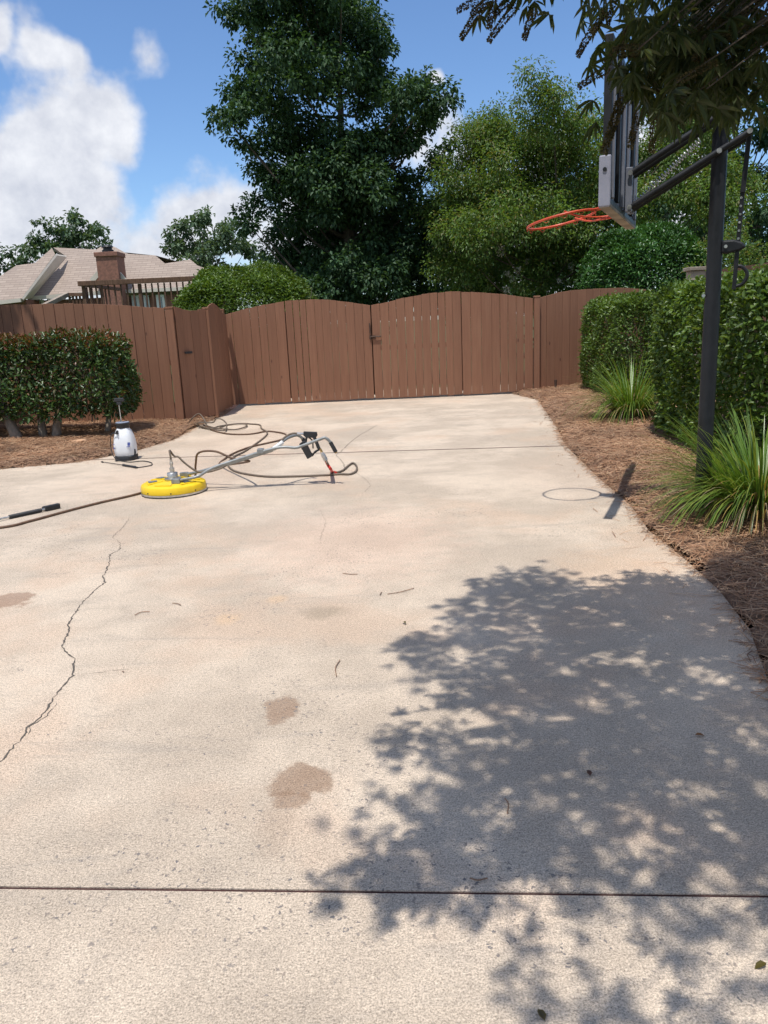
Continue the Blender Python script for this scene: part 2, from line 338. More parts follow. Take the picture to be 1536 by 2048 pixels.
# ------------------------------------------------------------------ leaf geometry
rng = np.random.default_rng(5)
def unit(a): return a/np.maximum(np.linalg.norm(a, axis=-1, keepdims=True), 1e-9)
def raw_mesh(name, V, F, m, nper):
    me = bpy.data.meshes.new(name); me.vertices.add(len(V)); me.vertices.foreach_set('co', V.astype(np.float32).ravel())
    me.loops.add(F.size); me.loops.foreach_set('vertex_index', F.astype(np.int32).ravel())
    k = len(F); me.polygons.add(k); me.polygons.foreach_set('loop_start', np.arange(0, k*nper, nper, dtype=np.int32))
    me.update(calc_edges=True); me.materials.append(m); return me
def leaf_mesh(name, Pp, T, N, L, W, m, quad=True, fold=.25, droop=.15):
    n = len(Pp); T = unit(T); S = unit(np.cross(T, N)); N = np.cross(S, T); L = np.broadcast_to(L, (n,))[:, None]; W = np.broadcast_to(W, (n,))[:, None]
    tip = Pp + T*L - N*L*droop
    if quad:
        b = Pp; mid = N*W*fold
        r1 = Pp+T*L*.3+S*W*.46+mid; r2 = Pp+T*L*.68+S*W*.4+mid-N*L*droop*.4; l1 = Pp+T*L*.3-S*W*.46+mid; l2 = Pp+T*L*.68-S*W*.4+mid-N*L*droop*.4
        V = np.stack([b, r1, r2, tip, l2, l1], 1).reshape(-1, 3); o = np.arange(n)[:, None]*6
        F = np.concatenate([o+np.array([[0,1,2,3]]), o+np.array([[0,3,4,5]])]); return raw_mesh(name, V, F, m, 4)
    r = Pp+T*L*.45+S*W*.5+N*W*fold; l = Pp+T*L*.45-S*W*.5+N*W*fold
    V = np.stack([Pp, r, tip, l], 1).reshape(-1, 3); o = np.arange(n)[:, None]*4
    F = np.concatenate([o+np.array([[0,1,2]]), o+np.array([[0,2,3]])]); return raw_mesh(name, V, F, m, 3)
def ball(n): return unit(rng.normal(size=(n, 3)))
def crown_points(lobes, dens, sub=.34, nsub=16, flat=.75):
    Ps, Ts, Ns = [], [], []
    for x, y, z, r in lobes:
        r *= .86
        c = np.array((x, y, z)); k = max(5, int(nsub*r**1.3))
        d = ball(k); d[:, 2] = np.where(d[:, 2] < -.3, -d[:, 2]*.6, d[:, 2]); cs = c + unit(d)*r*rng.uniform(.3, 1.22, (k, 1))*np.array([1, 1, .95])
        sr = (sub*r**.5)*rng.uniform(.4, 1.2, k)
        for ci, s in zip(cs, sr):
            n = max(6, int(dens*s*s*rng.uniform(.6, 1.3)))
            q = ball(n); p = ci + q*(s*rng.uniform(.1, 1.25, (n, 1))**.8)*np.array([1, 1, flat])
            Ps.append(p); Ts.append(q*.9 + ball(n)*.7 + np.array([0, 0, -.45])); Ns.append(q*.6 + np.array([0, 0, .9]) + ball(n)*.55)
    return np.concatenate(Ps), np.concatenate(Ts), np.concatenate(Ns)
def skeleton(mb, base, lobes, r, top_frac=.75, n=8, seed=1):
    rd = random.Random(seed); bz = Vector(base); cz = max(l[2] for l in lobes); cx = sum(l[0] for l in lobes)/len(lobes); cy = sum(l[1] for l in lobes)/len(lobes)
    top = Vector((cx, cy, bz.z+(cz-bz.z)*top_frac)); tr = [bz.lerp(top, t)+Vector((rd.uniform(-.08, .08), rd.uniform(-.08, .08), 0))*(t > 0) for t in (0, .15, .3, .5, .7, .85, 1)]
    tr[0] = bz; mb.tube(tr, [r*1.25, r, r*.85, r*.65, r*.45, r*.3, r*.12], n)
    for l in lobes:
        e = Vector(l[:3]); t = max(.12, min(.9, (e.z-bz.z-abs(e.x-bz.x)*.8)/max(.1, top.z-bz.z))); i = min(5, int(t*6)); s = tr[i].lerp(tr[i+1], t*6-i)
        mid = s.lerp(e, .5)+Vector((0, 0, -.12*(e-s).length)); rr_ = r*.32*(1-t*.6)
        mb.tube(spline([s, mid, e], 4), [rr_*(1-.85*k/8) for k in range(9)], 5)
def tree(name, label, cat, base, lobes, m, dens, L, W, trunk_r, group=None, bark='bark_dark', quad=False, top_frac=.75, sub=.34, nsub=16, crown_name='crown', seed=1):
    t = thing(name, base, label, cat, group); mb = MB(); skeleton(mb, base, lobes, trunk_r, top_frac, seed=seed); P(mb, 'trunk', M[bark], t, True)
    p, T, N = crown_points(lobes, dens, sub, nsub); n = len(p)
    o = obj(crown_name, leaf_mesh(crown_name, p, T, N, L*rng.uniform(.65, 1.25, n), W*rng.uniform(.7, 1.2, n), M[m], quad)); world_part(o, t); o['kind'] = 'stuff'
    return t

# ------------------------------------------------------------------ ground, driveway, beds
g = MB(); g.add([(-700,-700,-.14),(700,-700,-.14),(700,1200,-.14),(-700,1200,-.14)], [(0,1,2,3)])
tag(g.build('ground', M['lawn']), kind='structure')
LEFT_EDGE = [(-9, 8.5), (-6, 8.9), (-4.5, 9.07), (-3.71, 9.3), (-3.23, 9.91), (-2.93, 10.9), (-2.9, 12.5), (-2.75, 13.83), (-2.79, 15.1), (-2.9, 17.5)]
RIGHT_EDGE = [(3.4, 17.5), (2.75, 15.6), (2.62, 15.45), (2.85, 13.97), (2.42, 10.66), (2.15, 8.96), (2.01, 7.17), (1.95, 5.95), (1.84, 5.2), (1.83, 4.5), (1.80, 3.97), (1.71, 3.42), (1.54, 2.9), (1.45, 2.2), (1.4, 1.4), (1.4, -3)]
def jy1(x): return 1.789 - .079*x
def jy2(x): return 9.10 - .096*x
dv = MB(); dv.add([(-9.2,-3.2,-.075),(3.6,-3.2,-.075),(3.6,17.6,-.075),(-9.2,17.6,-.075)], [(0,1,2,3)])
drive = tag(dv.build('driveway', M['joint']), kind='structure')
def slab(poly):
    mb = MB(); mb.prism([(x, y, 0) for x, y in poly], (0, 0, -.1)); return mb.build('slab', M['concrete'], drive)
G1, G2_ = .006, .013
def xat(edge, fn):                              # crossing of an edge polyline with a joint line
    for a, b in zip(edge, edge[1:]):
        da, db = a[1]-fn(a[0]), b[1]-fn(b[0])
        if da*db <= 0: t = da/(da-db); return (a[0]+(b[0]-a[0])*t, a[1]+(b[1]-a[1])*t)
sub_ = lambda p, d: (p[0], p[1]+d)
rA, rB = xat(RIGHT_EDGE, jy1), xat(RIGHT_EDGE, jy2); lB = xat(LEFT_EDGE, jy2)
lA = (-9, jy1(-9))
slab([(-9, -3), (1.4, -3)] + [p for p in reversed(RIGHT_EDGE) if p[1] < jy1(p[0])-.05 and p[1] > -2.9] + [sub_(rA, -G1), sub_(lA, -G1)])
slab([sub_(lA, G1), sub_(rA, G1)] + [p for p in reversed(RIGHT_EDGE) if jy1(p[0])+.05 < p[1] < jy2(p[0])-.05] + [sub_(rB, -G2_), sub_(lB, -G2_)] + [p for p in reversed(LEFT_EDGE) if p[1] < jy2(p[0])-.03])
slab([sub_(lB, G2_), sub_(rB, G2_)] + [p for p in reversed(RIGHT_EDGE) if p[1] > jy2(p[0])+.03] + [p for p in reversed(LEFT_EDGE) if p[1] > jy2(p[0])+.03])
def filler(fn, xa, xb, hw, z):
    mb = MB(); mb.add([(xa, fn(xa)-hw, z), (xb, fn(xb)-hw, z), (xb, fn(xb)+hw, z), (xa, fn(xa)+hw, z)], [(0, 1, 2, 3)]); mb.build('joint_filler', M['joint'], drive)
filler(jy1, -9, rA[0], G1-.0005, -.004); filler(jy2, lB[0], rB[0], G2_+.002, .0016)
def crack(pts, w, seed):
    rd = random.Random(seed); q = []
    for (x0, y0), (x1, y1) in zip(pts, pts[1:]):
        n = max(2, int(math.hypot(x1-x0, y1-y0)/.02))
        for i in range(n):
            t = i/n; q.append((x0+(x1-x0)*t+rd.uniform(-.006, .006), y0+(y1-y0)*t+rd.uniform(-.006, .006)))
    vs_ = []; fs = []
    for i, (x, y) in enumerate(q):
        x2, y2 = q[min(i+1, len(q)-1)]; x1, y1 = q[max(i-1, 0)]; d = math.hypot(x2-x1, y2-y1) or 1
        hw = w*rd.uniform(.15, 1)*(.35 if i > len(q)*.75 else 1)/2
        vs_ += [(x-(y2-y1)/d*hw, y+(x2-x1)/d*hw, .0018), (x+(y2-y1)/d*hw, y-(x2-x1)/d*hw, .0018)]
        if i: fs.append((2*i-2, 2*i-1, 2*i+1, 2*i))
    mb = MB(); mb.add(vs_, fs); mb.build('crack', M['crack'], drive)
crack([(-1.439,2.445),(-1.44,2.54),(-1.439,2.66),(-1.429,2.733),(-1.449,2.792),(-1.431,2.891),(-1.443,3.021),(-1.448,3.113),(-1.445,3.25),(-1.51,3.44),(-1.602,3.554),(-1.64,3.631),(-1.668,3.802),(-1.709,3.89),(-1.73,4.0),(-1.762,4.237),(-1.765,4.407),(-1.751,4.588),(-1.802,4.692),(-1.85,4.959),(-1.923,5.198),(-1.891,5.315),(-1.956,5.518),(-2.062,5.672),(-2.08,5.968),(-2.122,6.299)], .011, 1)
crack([(-1.423,2.732),(-1.444,2.811),(-1.406,2.88),(-1.414,3.018)], .005, 5)
crack([(-1.433,3.249),(-1.35,3.271),(-1.243,3.292),(-1.132,3.307)], .003, 2)
crack([(-0.038,11.518),(-0.28,10.55),(-0.397,9.909),(-0.492,9.152),(-0.532,8.985),(-0.428,8.462),(-0.391,8.064),(-0.269,7.84),(-0.146,7.375),(-0.116,7.133),(-0.173,6.861)], .012, 3)
crack([(-0.53,6.259),(-0.454,5.833),(-0.466,5.339),(-0.421,5.082)], .0022, 4)
# beds of pine straw: sheets that rise a little from the concrete edge
def bump2(x, y): return .5+.25*math.sin(x*3.1+1.3*math.sin(y*1.7))+.25*math.sin(y*2.3+1.1*x)
def in_poly(x, y, Q):
    c = False
    for i in range(len(Q)):
        x1, y1 = Q[i]; x2, y2 = Q[i-1]
        if (y1 > y) != (y2 > y) and x < (x2-x1)*(y-y1)/(y2-y1)+x1: c = not c
    return c
def edist(x, y, E):
    b = 9
    for (x1, y1), (x2, y2) in zip(E, E[1:]):
        dx, dy = x2-x1, y2-y1; t = max(0, min(1, ((x-x1)*dx+(y-y1)*dy)/(dx*dx+dy*dy))); b = min(b, math.hypot(x-x1-t*dx, y-y1-t*dy))
    return b
def bed_height(x, y, E): 
    d = edist(x, y, E); return -.02 + .075*min(1, d/.18)**.6 + .05*min(1, d/1.5) + .03*(bump2(x, y)-.5)*min(1, d/.3)
def bed(E, outer, name, dens):
    Q = E + outer; xs = [p[0] for p in Q]; ys = [p[1] for p in Q]; st = .12
    nx = int((max(xs)-min(xs))/st)+2; ny = int((max(ys)-min(ys))/st)+2; x0, y0 = min(xs), min(ys); idx = {}; vs_ = []; fs = []
    near = lambda x, y: in_poly(x, y, Q) or edist(x, y, E) < .1
    def vid(i, j):
        if (i, j) not in idx:
            x, y = x0+i*st, y0+j*st; h = bed_height(x, y, E) if in_poly(x, y, Q) else -.03
            idx[(i, j)] = len(vs_); vs_.append((x, y, h))
        return idx[(i, j)]
    for i in range(nx):
        for j in range(ny):
            if in_poly(x0+(i+.5)*st, y0+(j+.5)*st, Q): fs.append((vid(i, j), vid(i+1, j), vid(i+1, j+1), vid(i, j+1)))
    mb = MB(); mb.add(vs_, fs); b = mb.build(name, M['straw_base'], None, True); b['kind'] = 'structure'
    # needles
    Pn = []; rd = random.Random(9)
    ar = (max(xs)-min(xs))*(max(ys)-min(ys))
    for _ in range(int(dens*ar)):
        x, y = rd.uniform(min(xs), max(xs)), rd.uniform(min(ys), max(ys))
        w = 1 if y < 6.5 else max(.35, 1-(y-6.5)*.08)
        if rd.random() > w: continue
        d = edist(x, y, E); ins = in_poly(x, y, Q)
        if not ins and (d > .3 or rd.random() < min(.985, d/.1+.3)): continue
        if x > 1.75 + .42*y or x < -6.3: continue
        Pn.append((x, y, (bed_height(x, y, E) if ins else 0)+rd.uniform(.002, .03 if ins else .008)))
    A = np.array(Pn); n = len(A); a = rng.uniform(0, 2*np.pi, n); L = rng.uniform(.07, .17, n)[:, None]
    T = np.stack([np.cos(a), np.sin(a), rng.normal(0, .12, n)], 1); S = np.stack([-np.sin(a), np.cos(a), np.zeros(n)], 1)
    wd = (rng.uniform(.0022, .0042, n)*(1+np.maximum(0, A[:, 1]-5)*.09))[:, None]; cv = rng.normal(0, .22, n)[:, None]
    V = []
    for t in (-.5, 0, .5):
        c = A + T*L*t + S*cv*L*(.25-t*t)*1.2 + np.array([0, 0, 1])*(.25-t*t)*.05*rng.uniform(0, 1, (n, 1)); V += [c+S*wd/2, c-S*wd/2+np.array([0, 0, .0012])]
    V = np.stack(V, 1).reshape(-1, 3); o = np.arange(n)[:, None]*6; F = np.concatenate([o+np.array([[0,1,3,2]]), o+np.array([[2,3,5,4]])])
    s = obj('pine_straw', raw_mesh('pine_straw', V, F, M['straw'], 4)); s['kind'] = 'stuff'; return s
tag(bed(RIGHT_EDGE[1:15], [(6.5, 1.4), (8, 16.6), (2.9, 15.9)], 'planting_bed', 2600), 'loose brown pine straw over the right planting bed', 'pine straw')
tag(bed(LEFT_EDGE[1:9], [(-3.2, 13.6), (-6.6, 13.6), (-6.8, 9)], 'planting_bed', 2300), 'loose brown pine straw under the left hedge', 'pine straw')

# ------------------------------------------------------------------ wooden fence and gates
def plank(a, b, z0, za, zb, th, parent, jit, m='brown', name='board'):
    """one board standing from ground point a to b (xy), top running za to zb"""
    d = Vector((b[0]-a[0], b[1]-a[1], 0)); n = Vector((d.y, -d.x, 0)).normalized(); o = n*jit
    mb = MB(); q = [Vector((a[0], a[1], z0))+o, Vector((b[0], b[1], z0))+o, Vector((b[0], b[1], zb))+o, Vector((a[0], a[1], za))+o]
    mb.prism(q, -n*th); return P(mb, name, M[m], parent, bevel=.003)
frnd = random.Random(21)
def panel(name, a, b, nb, topf, label, cat, group, z0=.03, gap=.006, rails=(.3, 1.0, 1.6), th=.019, face=1):
    """boards from a to b; topf(t) gives the top height"""
    t = thing(name, (*a, 0), label, cat, group); A = Vector((*a, 0)); B = Vector((*b, 0)); d = B-A; n = Vector((d.y, -d.x, 0)).normalized()
    ws = [frnd.uniform(.85, 1.15) for _ in range(nb)]; tot = sum(ws); s = 0
    for w in ws:
        g0 = gap*frnd.choice((.3, .5, .8, 1, 1.6))
        f0, f1 = s/tot, (s+w)/tot; s += w
        p0 = A+d*f0+d.normalized()*g0/2; p1 = A+d*f1-d.normalized()*g0/2
        ju = frnd.uniform(-.006, .006); plank(p0[:2], p1[:2], z0+frnd.uniform(-.008, .012), topf(f0)+ju, topf(f1)+ju, th, t, frnd.uniform(0, .006))
    for z in rails:
        mb = MB(); mb.bar(A-n*(th+.024)+Vector((0, 0, z)), B-n*(th+.024)+Vector((0, 0, z)), .04, .09); P(mb, 'rail', M['brown'], t)
    return t
def pts_fn(Q):
    def f(v):
        for (x0, z0), (x1, z1) in zip(Q, Q[1:]):
            if v <= x1: 
                u = (v-x0)/(x1-x0); u = max(0, min(1, u)); return z0+(z1-z0)*u
        return Q[-1][1]
    return f
GY = 15.3
arch = pts_fn([(-2.9, 1.745), (-2.5, 1.83), (-2.1, 1.90), (-1.72, 1.945), (-1.2, 1.962), (-.9, 1.94), (-.65, 1.905), (-.3, 1.845), (-.08, 1.80), (.2, 1.84), (.5, 1.90), (.8, 1.945), (1.1, 1.972), (1.5, 1.982), (1.75, 1.97), (2.0, 1.945), (2.5, 1.885), (2.8, 1.835), (3.06, 1.79)])
def seg(x0, x1, n, name, label, cat, grp=None, y=GY):
    return panel(name, (x0, y), (x1, y), n, lambda t: arch(x0+(x1-x0)*t), label, cat, grp)
FG = 'brown board fence panels'
seg(-2.88, -1.722, 7, 'board_fence', 'narrow brown fence panel between the corner and the double gate', 'fence', FG)
gl = seg(-1.71, -.085, 11, 'driveway_gate', 'left leaf of the brown arched double gate, sky showing through its gaps', 'gate', 'leaves of the double driveway gate')
gr = seg(-.07, 1.645, 11, 'driveway_gate', 'right leaf of the brown arched double gate carrying the bolt', 'gate', 'leaves of the double driveway gate')
seg(1.657, 3.03, 8, 'board_fence', 'brown fence panel between the double gate and the square post', 'fence', FG)
for g_, xs_ in ((gl, (-1.70, -.12)), (gr, (-.05, 1.63))):
    for x in xs_: mb = MB(); mb.box(x-.05, x+.05, GY+.064, GY+.10, .1, 1.75); P(mb, 'seam_backing', M['brown'], g_)  # hidden uprights added behind the seams so the gaps stay dark
# latch and bolt
mb = MB(); mb.box(-.125, -.1, GY-.03, GY-.004, 1.29, 1.47); mb.tube([(-.112, GY-.03, 1.44), (-.112, GY-.045, 1.38), (-.1, GY-.03, 1.27)], .007, 6); P(mb, 'hasp', M['iron'], gl)
mb = MB(); mb.box(-.13, -.085, GY-.03, GY-.003, 1.17, 1.235); P(mb, 'latch_plate', M['iron'], gl)
mb = MB(); mb.box(-.065, -.01, GY-.03, GY-.003, 1.175, 1.235); mb.tube([(-.11, GY-.035, 1.215), (.1, GY-.035, 1.215)], .012, 8); mb.tube([(.05, GY-.035, 1.215), (.05, GY-.075, 1.2)], .007, 6); P(mb, 'bolt', M['iron'], gr)
def post(name, x, y, w, h, label, top=.02, m='brown', z0=0):
    t = thing(name, (x, y, z0), label, 'post', None); mb = MB(); mb.box(x-w/2, x+w/2, y-w/2, y+w/2, z0, h); P(mb, 'post_shaft', M[m], t, bevel=.006)
    mb = MB(); mb.box(x-w/2-top, x+w/2+top, y-w/2-top, y+w/2+top, h+.002, h+.035); P(mb, 'post_cap', M[m], t, bevel=.006); return t
post('fence_post', 3.09, GY-.03, .105, 1.80, 'square brown fence post right of the double gate', .006)
rarch = pts_fn([(0, 1.80), (.1, 1.85), (.25, 1.905), (.4, 1.925), (.6, 1.93), (.8, 1.92), (1, 1.88)])
panel('board_fence', (3.15, 15.32), (5.4, 15.95), 14, rarch, 'brown arched fence panel behind the right clipped hedge', 'fence', FG, z0=.05)
mb = MB(); mb.tube([(3.46, 15.25, 0), (3.46, 15.25, .22)], .025, 8); mb.tube([(3.46, 15.25, .2), (3.46, 15.25, .24)], .03, 8)
tag(mb.build('stake', M['iron']), 'short rusty stake in the straw against the right fence', 'stake')
# left fence, walk-through gate and the panel that runs back to the double gate
LP0, LP1 = (-7.6, 12.95), (-3.33, 12.72)
larch = pts_fn([(0, 1.86), (.2, 1.97), (.4, 2.01), (.57, 2.0), (.75, 1.965), (.9, 1.90), (1, 1.845)])
panel('board_fence', LP0, LP1, 24, larch, 'long brown fence panel behind the left hedge', 'fence', FG, z0=.04)
post('fence_post', -3.25, 12.72, .12, 1.83, 'tall brown post hinging the walk-through gate by the left hedge', .004)
wg = panel('walk_gate', (-3.17, 12.72), (-2.84, 13.44), 4, pts_fn([(0, 1.86), (.3, 1.82), (.6, 1.80), (1, 1.83)]), 'narrow brown walk-through gate with a small black latch', 'gate', None, z0=.05)
mb = MB(); a = Vector((-3.12, 12.83, 1.14)); mb.bar(a+Vector((.03, -.014, 0)), a+Vector((.10, .14, 0)), .02, .035); P(mb, 'latch', M['black'], wg)
post('fence_post', -2.84, 13.50, .10, 1.82, 'brown corner post beside the walk-through gate', .004)
panel('board_fence', (-2.83, 13.56), (-2.83, 15.2), 10, pts_fn([(0, 1.84), (.15, 1.90), (.3, 1.93), (.45, 1.92), (.7, 1.84), (.85, 1.76), (1, 1.73)]), 'shaded brown side panel with rounded top beside the double gate', 'fence', FG, z0=.04)
post('fence_post', -2.93, 15.3, .10, 1.82, 'slim brown post in the corner left of the double gate', .004)

# ------------------------------------------------------------------ basketball hoop
HA = R(23.5); nB = Vector((math.cos(HA), -math.sin(HA), 0)); tB = Vector((math.sin(HA), math.cos(HA), 0)); BC = Vector((1.703,5.644,2.18)); BC.z = 0
def HP(s, t, z): return BC + nB*s + tB*t + Vector((0, 0, z))
pb = HP(.625, 0, 0)
hoop = thing('basketball_hoop', pb, 'black pole-mounted basketball hoop with bare orange rim at the driveway edge', 'basketball hoop')
mb = MB(); mb.tube([HP(.632, 0, -.02), HP(.627, 0, 1.52)], .052, 20); P(mb, 'lower_pole', M['hoop'], hoop, True)
mb = MB(); mb.tube([HP(.627, 0, 1.52), HP(.62, 0, 2.72)], .0485, 20); mb.tube([HP(.62, 0, 2.72), HP(.62, 0, 2.735)], .052, 20); P(mb, 'upper_pole', M['hoop'], hoop, True)
mb = MB(); mb.tube([HP(.57, -.03, 1.57), HP(.57, .03, 1.57)], .012, 8); P(mb, 'pole_bolt', M['steel'], hoop)
def arm(pts, t, r=.019):
    mb = MB(); mb.tube([HP(s, t, z) for s, z in pts], r, 10); return P(mb, 'arm', M['hoop'], hoop, True)
for t in (-.068, .068):
    arm([(.075, 2.165), (.80, 2.555)], t, .021); arm([(.075, 2.38), (.66, 2.70)], t, .021)
for s, z in ((.62, 2.455), (.79, 2.55), (.08, 2.168), (.08, 2.383), (.62, 2.68)):
    mb = MB(); mb.tube([HP(s, -.1, z), HP(s, .1, z)], .011, 8); mb.tube([HP(s, -.106, z), HP(s, -.098, z)], .017, 8); P(mb, 'pivot_bolt', M['steel'], hoop)
mb = MB(); cs = []
for i in range(24*16+1):
    u = i/(24*16); c = HP(.10+u*.40, 0, 2.19+u*.36); a = 2*math.pi*24*u; d = Vector((-.36*nB.x, -.36*nB.y, .4)).normalized(); cs.append(c + (d*math.cos(a)+tB*math.sin(a))*.017)
mb.tube(cs, .0035, 5); P(mb, 'spring', M['steel'], hoop, True)
# adjusting rod, fin bracket and pull handle
mb = MB(); mb.bar(HP(.79, 0, 2.55), HP(.772, 0, 2.2), .045, .03, nB); mb.bar(HP(.772, 0, 2.2), HP(.755, 0, 1.60), .032, .026, nB)
rod = P(mb, 'adjusting_rod', M['hoop'], hoop, bevel=.003)
for k in range(6):
    mb = MB(); z = 1.92+k*.05; c = HP(.7635+.0005*k, -.015, z); mb.tube([c, c-tB*.004], .008, 8); P(mb, 'peg_hole', M['steel'], hoop)
mb = MB(); mb.prism([HP(s, -.035, z) for s, z in ((.665, 1.835), (.70, 1.83), (.78, 1.845), (.815, 1.865), (.79, 1.895), (.74, 1.915), (.665, 1.915))], tB*.07); fin = P(mb, 'height_bracket', M['hoop'], hoop, bevel=.012)
mb = MB(); c = HP(.69, -.036, 1.875); mb.tube([c, c-tB*.008], .011, 10); P(mb, 'bracket_bolt', M['steel'], hoop)
mb = MB(); mb.tube(spline([HP(.745, 0, 1.745), HP(.79, 0, 1.745), HP(.825, 0, 1.71), HP(.828, 0, 1.67), HP(.80, 0, 1.63), HP(.745, 0, 1.615)], 6), .012, 10); P(mb, 'pull_handle', M['hoop'], hoop, True)
# backboard
W2, Z0, Z1 = .755, 2.125, 3.04
def hb(s0, s1, t0, t1, z0, z1):
    mb = MB(); return mb.add([HP(s, t, z) for s, t, z in ((s0,t0,z0),(s1,t0,z0),(s1,t1,z0),(s0,t1,z0),(s0,t0,z1),(s1,t0,z1),(s1,t1,z1),(s0,t1,z1))], [(0,3,2,1),(4,5,6,7),(0,1,5,4),(1,2,6,5),(2,3,7,6),(3,0,4,7)])
bb = P(hb(0, .022, -W2+.02, W2-.02, Z0+.02, Z1-.02), 'backboard', M['hoop_grey'], hoop)
for t0, t1, z0, z1 in ((-W2, -W2+.035, Z0, Z1), (W2-.035, W2, Z0, Z1), (-W2+.036, W2-.036, Z0, Z0+.035), (-W2+.036, W2-.036, Z1-.035, Z1)):
    o = hb(-.012, .036, t0, t1, z0, z1).build('frame_rail', M['hoop'], None, bevel=.004); o.parent = bb
for t in (-.67, -.42, -.14, .14, .42, .67):
    o = hb(.0225, .05, t-.02, t+.02, Z0+.037, Z1-.037).build('back_strut', M['hoop_grey'] if abs(t) != .42 else M['hoop'], None, bevel=.003); o.parent = bb
for sg in (-1, 1):
    o = hb(-.03, .04, sg*W2-.012, sg*W2+.012, Z0-.02, Z0+.27).build('corner_pad', M['pad'], None, bevel=.008); o.parent = bb
    mb = MB(); c = HP(.005, sg*(W2+.012), Z0+.19); mb.tube([c, c+tB*sg*.006], .012, 10); o = mb.build('pad_bolt', M['hoop'], None); o.parent = bb
    o = hb(-.03, .04, min(sg*.02, sg*(W2-.013)), max(sg*.02, sg*(W2-.013)), Z0-.022, Z0-.001).build('bottom_pad', M['greywood'], None, bevel=.004); o.parent = bb
    o = hb(.05, .095, sg*.055, sg*.085, 2.14, 2.42).build('mount_plate', M['hoop_grey'], None, bevel=.004); o.parent = bb
for o in bb.children: o.matrix_parent_inverse = bb.matrix_parent_inverse @ bb.matrix_parent_inverse.inverted()
# rim
rc = (-.39, 2.18); RT = .085                     # the rim sags slightly
def RP(a, r=.235, dz=0): return HP(rc[0]+r*math.cos(a), r*math.sin(a), rc[1]+dz+RT*(r*math.cos(a)-.235)/.47)
mb = MB(); mb.tube([RP(2*math.pi*k/48) for k in range(49)], .0085, 10, cap=False); rim = P(mb, 'rim', M['orange'], hoop, True)
mb = MB(); mb.prism([HP(-.16, -.05, 2.188), HP(-.16, .05, 2.188), HP(-.013, .085, 2.21), HP(-.013, -.085, 2.21)], (0, 0, -.008)); mb.prism([HP(-.021, -.08, 2.12), HP(-.021, .08, 2.12), HP(-.021, .08, 2.21), HP(-.021, -.08, 2.21)], nB*.008)
P(mb, 'rim_bracket', M['orange'], hoop)
for sg in (-1, 1):
    mb = MB(); mb.tube(spline([HP(-.022, sg*.06, 2.13), HP(-.12, sg*.075, 2.125), HP(-.22, sg*.16, 2.13), HP(-.29, sg*.2, 2.15), HP(-.33, sg*.222, 2.166)], 6), .0065, 8); P(mb, 'rim_brace', M['orange'], hoop, True)
for k in range(12):
    a = 2*math.pi*(k+.5)/12; mb = MB(); c = RP(a, .235, -.008); e = Vector((-nB*math.sin(a) + tB*math.cos(a)))
    mb.tube(spline([c-e*.02, c-e*.01+Vector((0, 0, -.014)), c+e*.01+Vector((0, 0, -.014)), c+e*.02], 3), .0022, 5); P(mb, 'net_hook', M['orange'], hoop)

# ------------------------------------------------------------------ surface cleaner
cx, cy = -1.995, 7.27
sc = thing('surface_cleaner', (cx, cy, 0), 'yellow round pressure-washer surface cleaner with long grey tube handle', 'surface cleaner')
mb = MB(); mb.lathe([(.298, .012), (.303, .02), (.303, .075), (.296, .092), (.27, .103), (.20, .112), (.10, .118), (.07, .118)], 64, (cx, cy, 0)); P(mb, 'housing', M['yellow'], sc, True)
mb = MB(); mb.lathe([(.306, .012), (.306, .028), (.3045, .028), (.3045, .012)], 64, (cx, cy, 0)); P(mb, 'steel_band', M['steel'], sc, True)
mb = MB(); mb.lathe([(.29, .002), (.304, .002), (.304, .011), (.29, .011)], 64, (cx, cy, 0)); P(mb, 'brush_skirt', M['black'], sc, True)
for k in range(8):
    a = 2*math.pi*(k+.2)/8; mb = MB(); c = Vector((cx+.303*math.cos(a), cy+.303*math.sin(a), .045)); e = Vector((math.cos(a), math.sin(a), 0)); mb.tube([c, c+e*.005], .007, 6); P(mb, 'rivet', M['iron'], sc)
for k in range(6):
    a = 2*math.pi*(k+.35)/6; e = Vector((math.cos(a), math.sin(a), 0)); s_ = Vector((-e.y, e.x, 0)); c = Vector((cx, cy, 0)); mb = MB()
    w0, w1 = .035, .085
    mb.prism([c+e*.10-s_*w0+Vector((0, 0, .1185)), c+e*.24-s_*w1+Vector((0, 0, .1085)), c+e*.24+s_*w1+Vector((0, 0, .1085)), c+e*.10+s_*w0+Vector((0, 0, .1185))], (0, 0, .007)); P(mb, 'raised_rib', M['yellow'], sc, bevel=.003)
def decal(a, r0_, r1_, da):
    mb = MB(); Q = [(r0_, -da), (r1_, -da*.9), (r1_, da*.9), (r0_, da)]
    zz = lambda r: .1205 + (.24-r)/.14*.006 + .0012
    mb.prism([(cx+r*math.cos(a+d), cy+r*math.sin(a+d), zz(r)) for r, d in Q], (0, 0, .001)); P(mb, 'decal', M['label_grey'], sc)
for k in (0, 2, 3, 5): decal(2*math.pi*(k+.35)/6, .15, .232, .20)
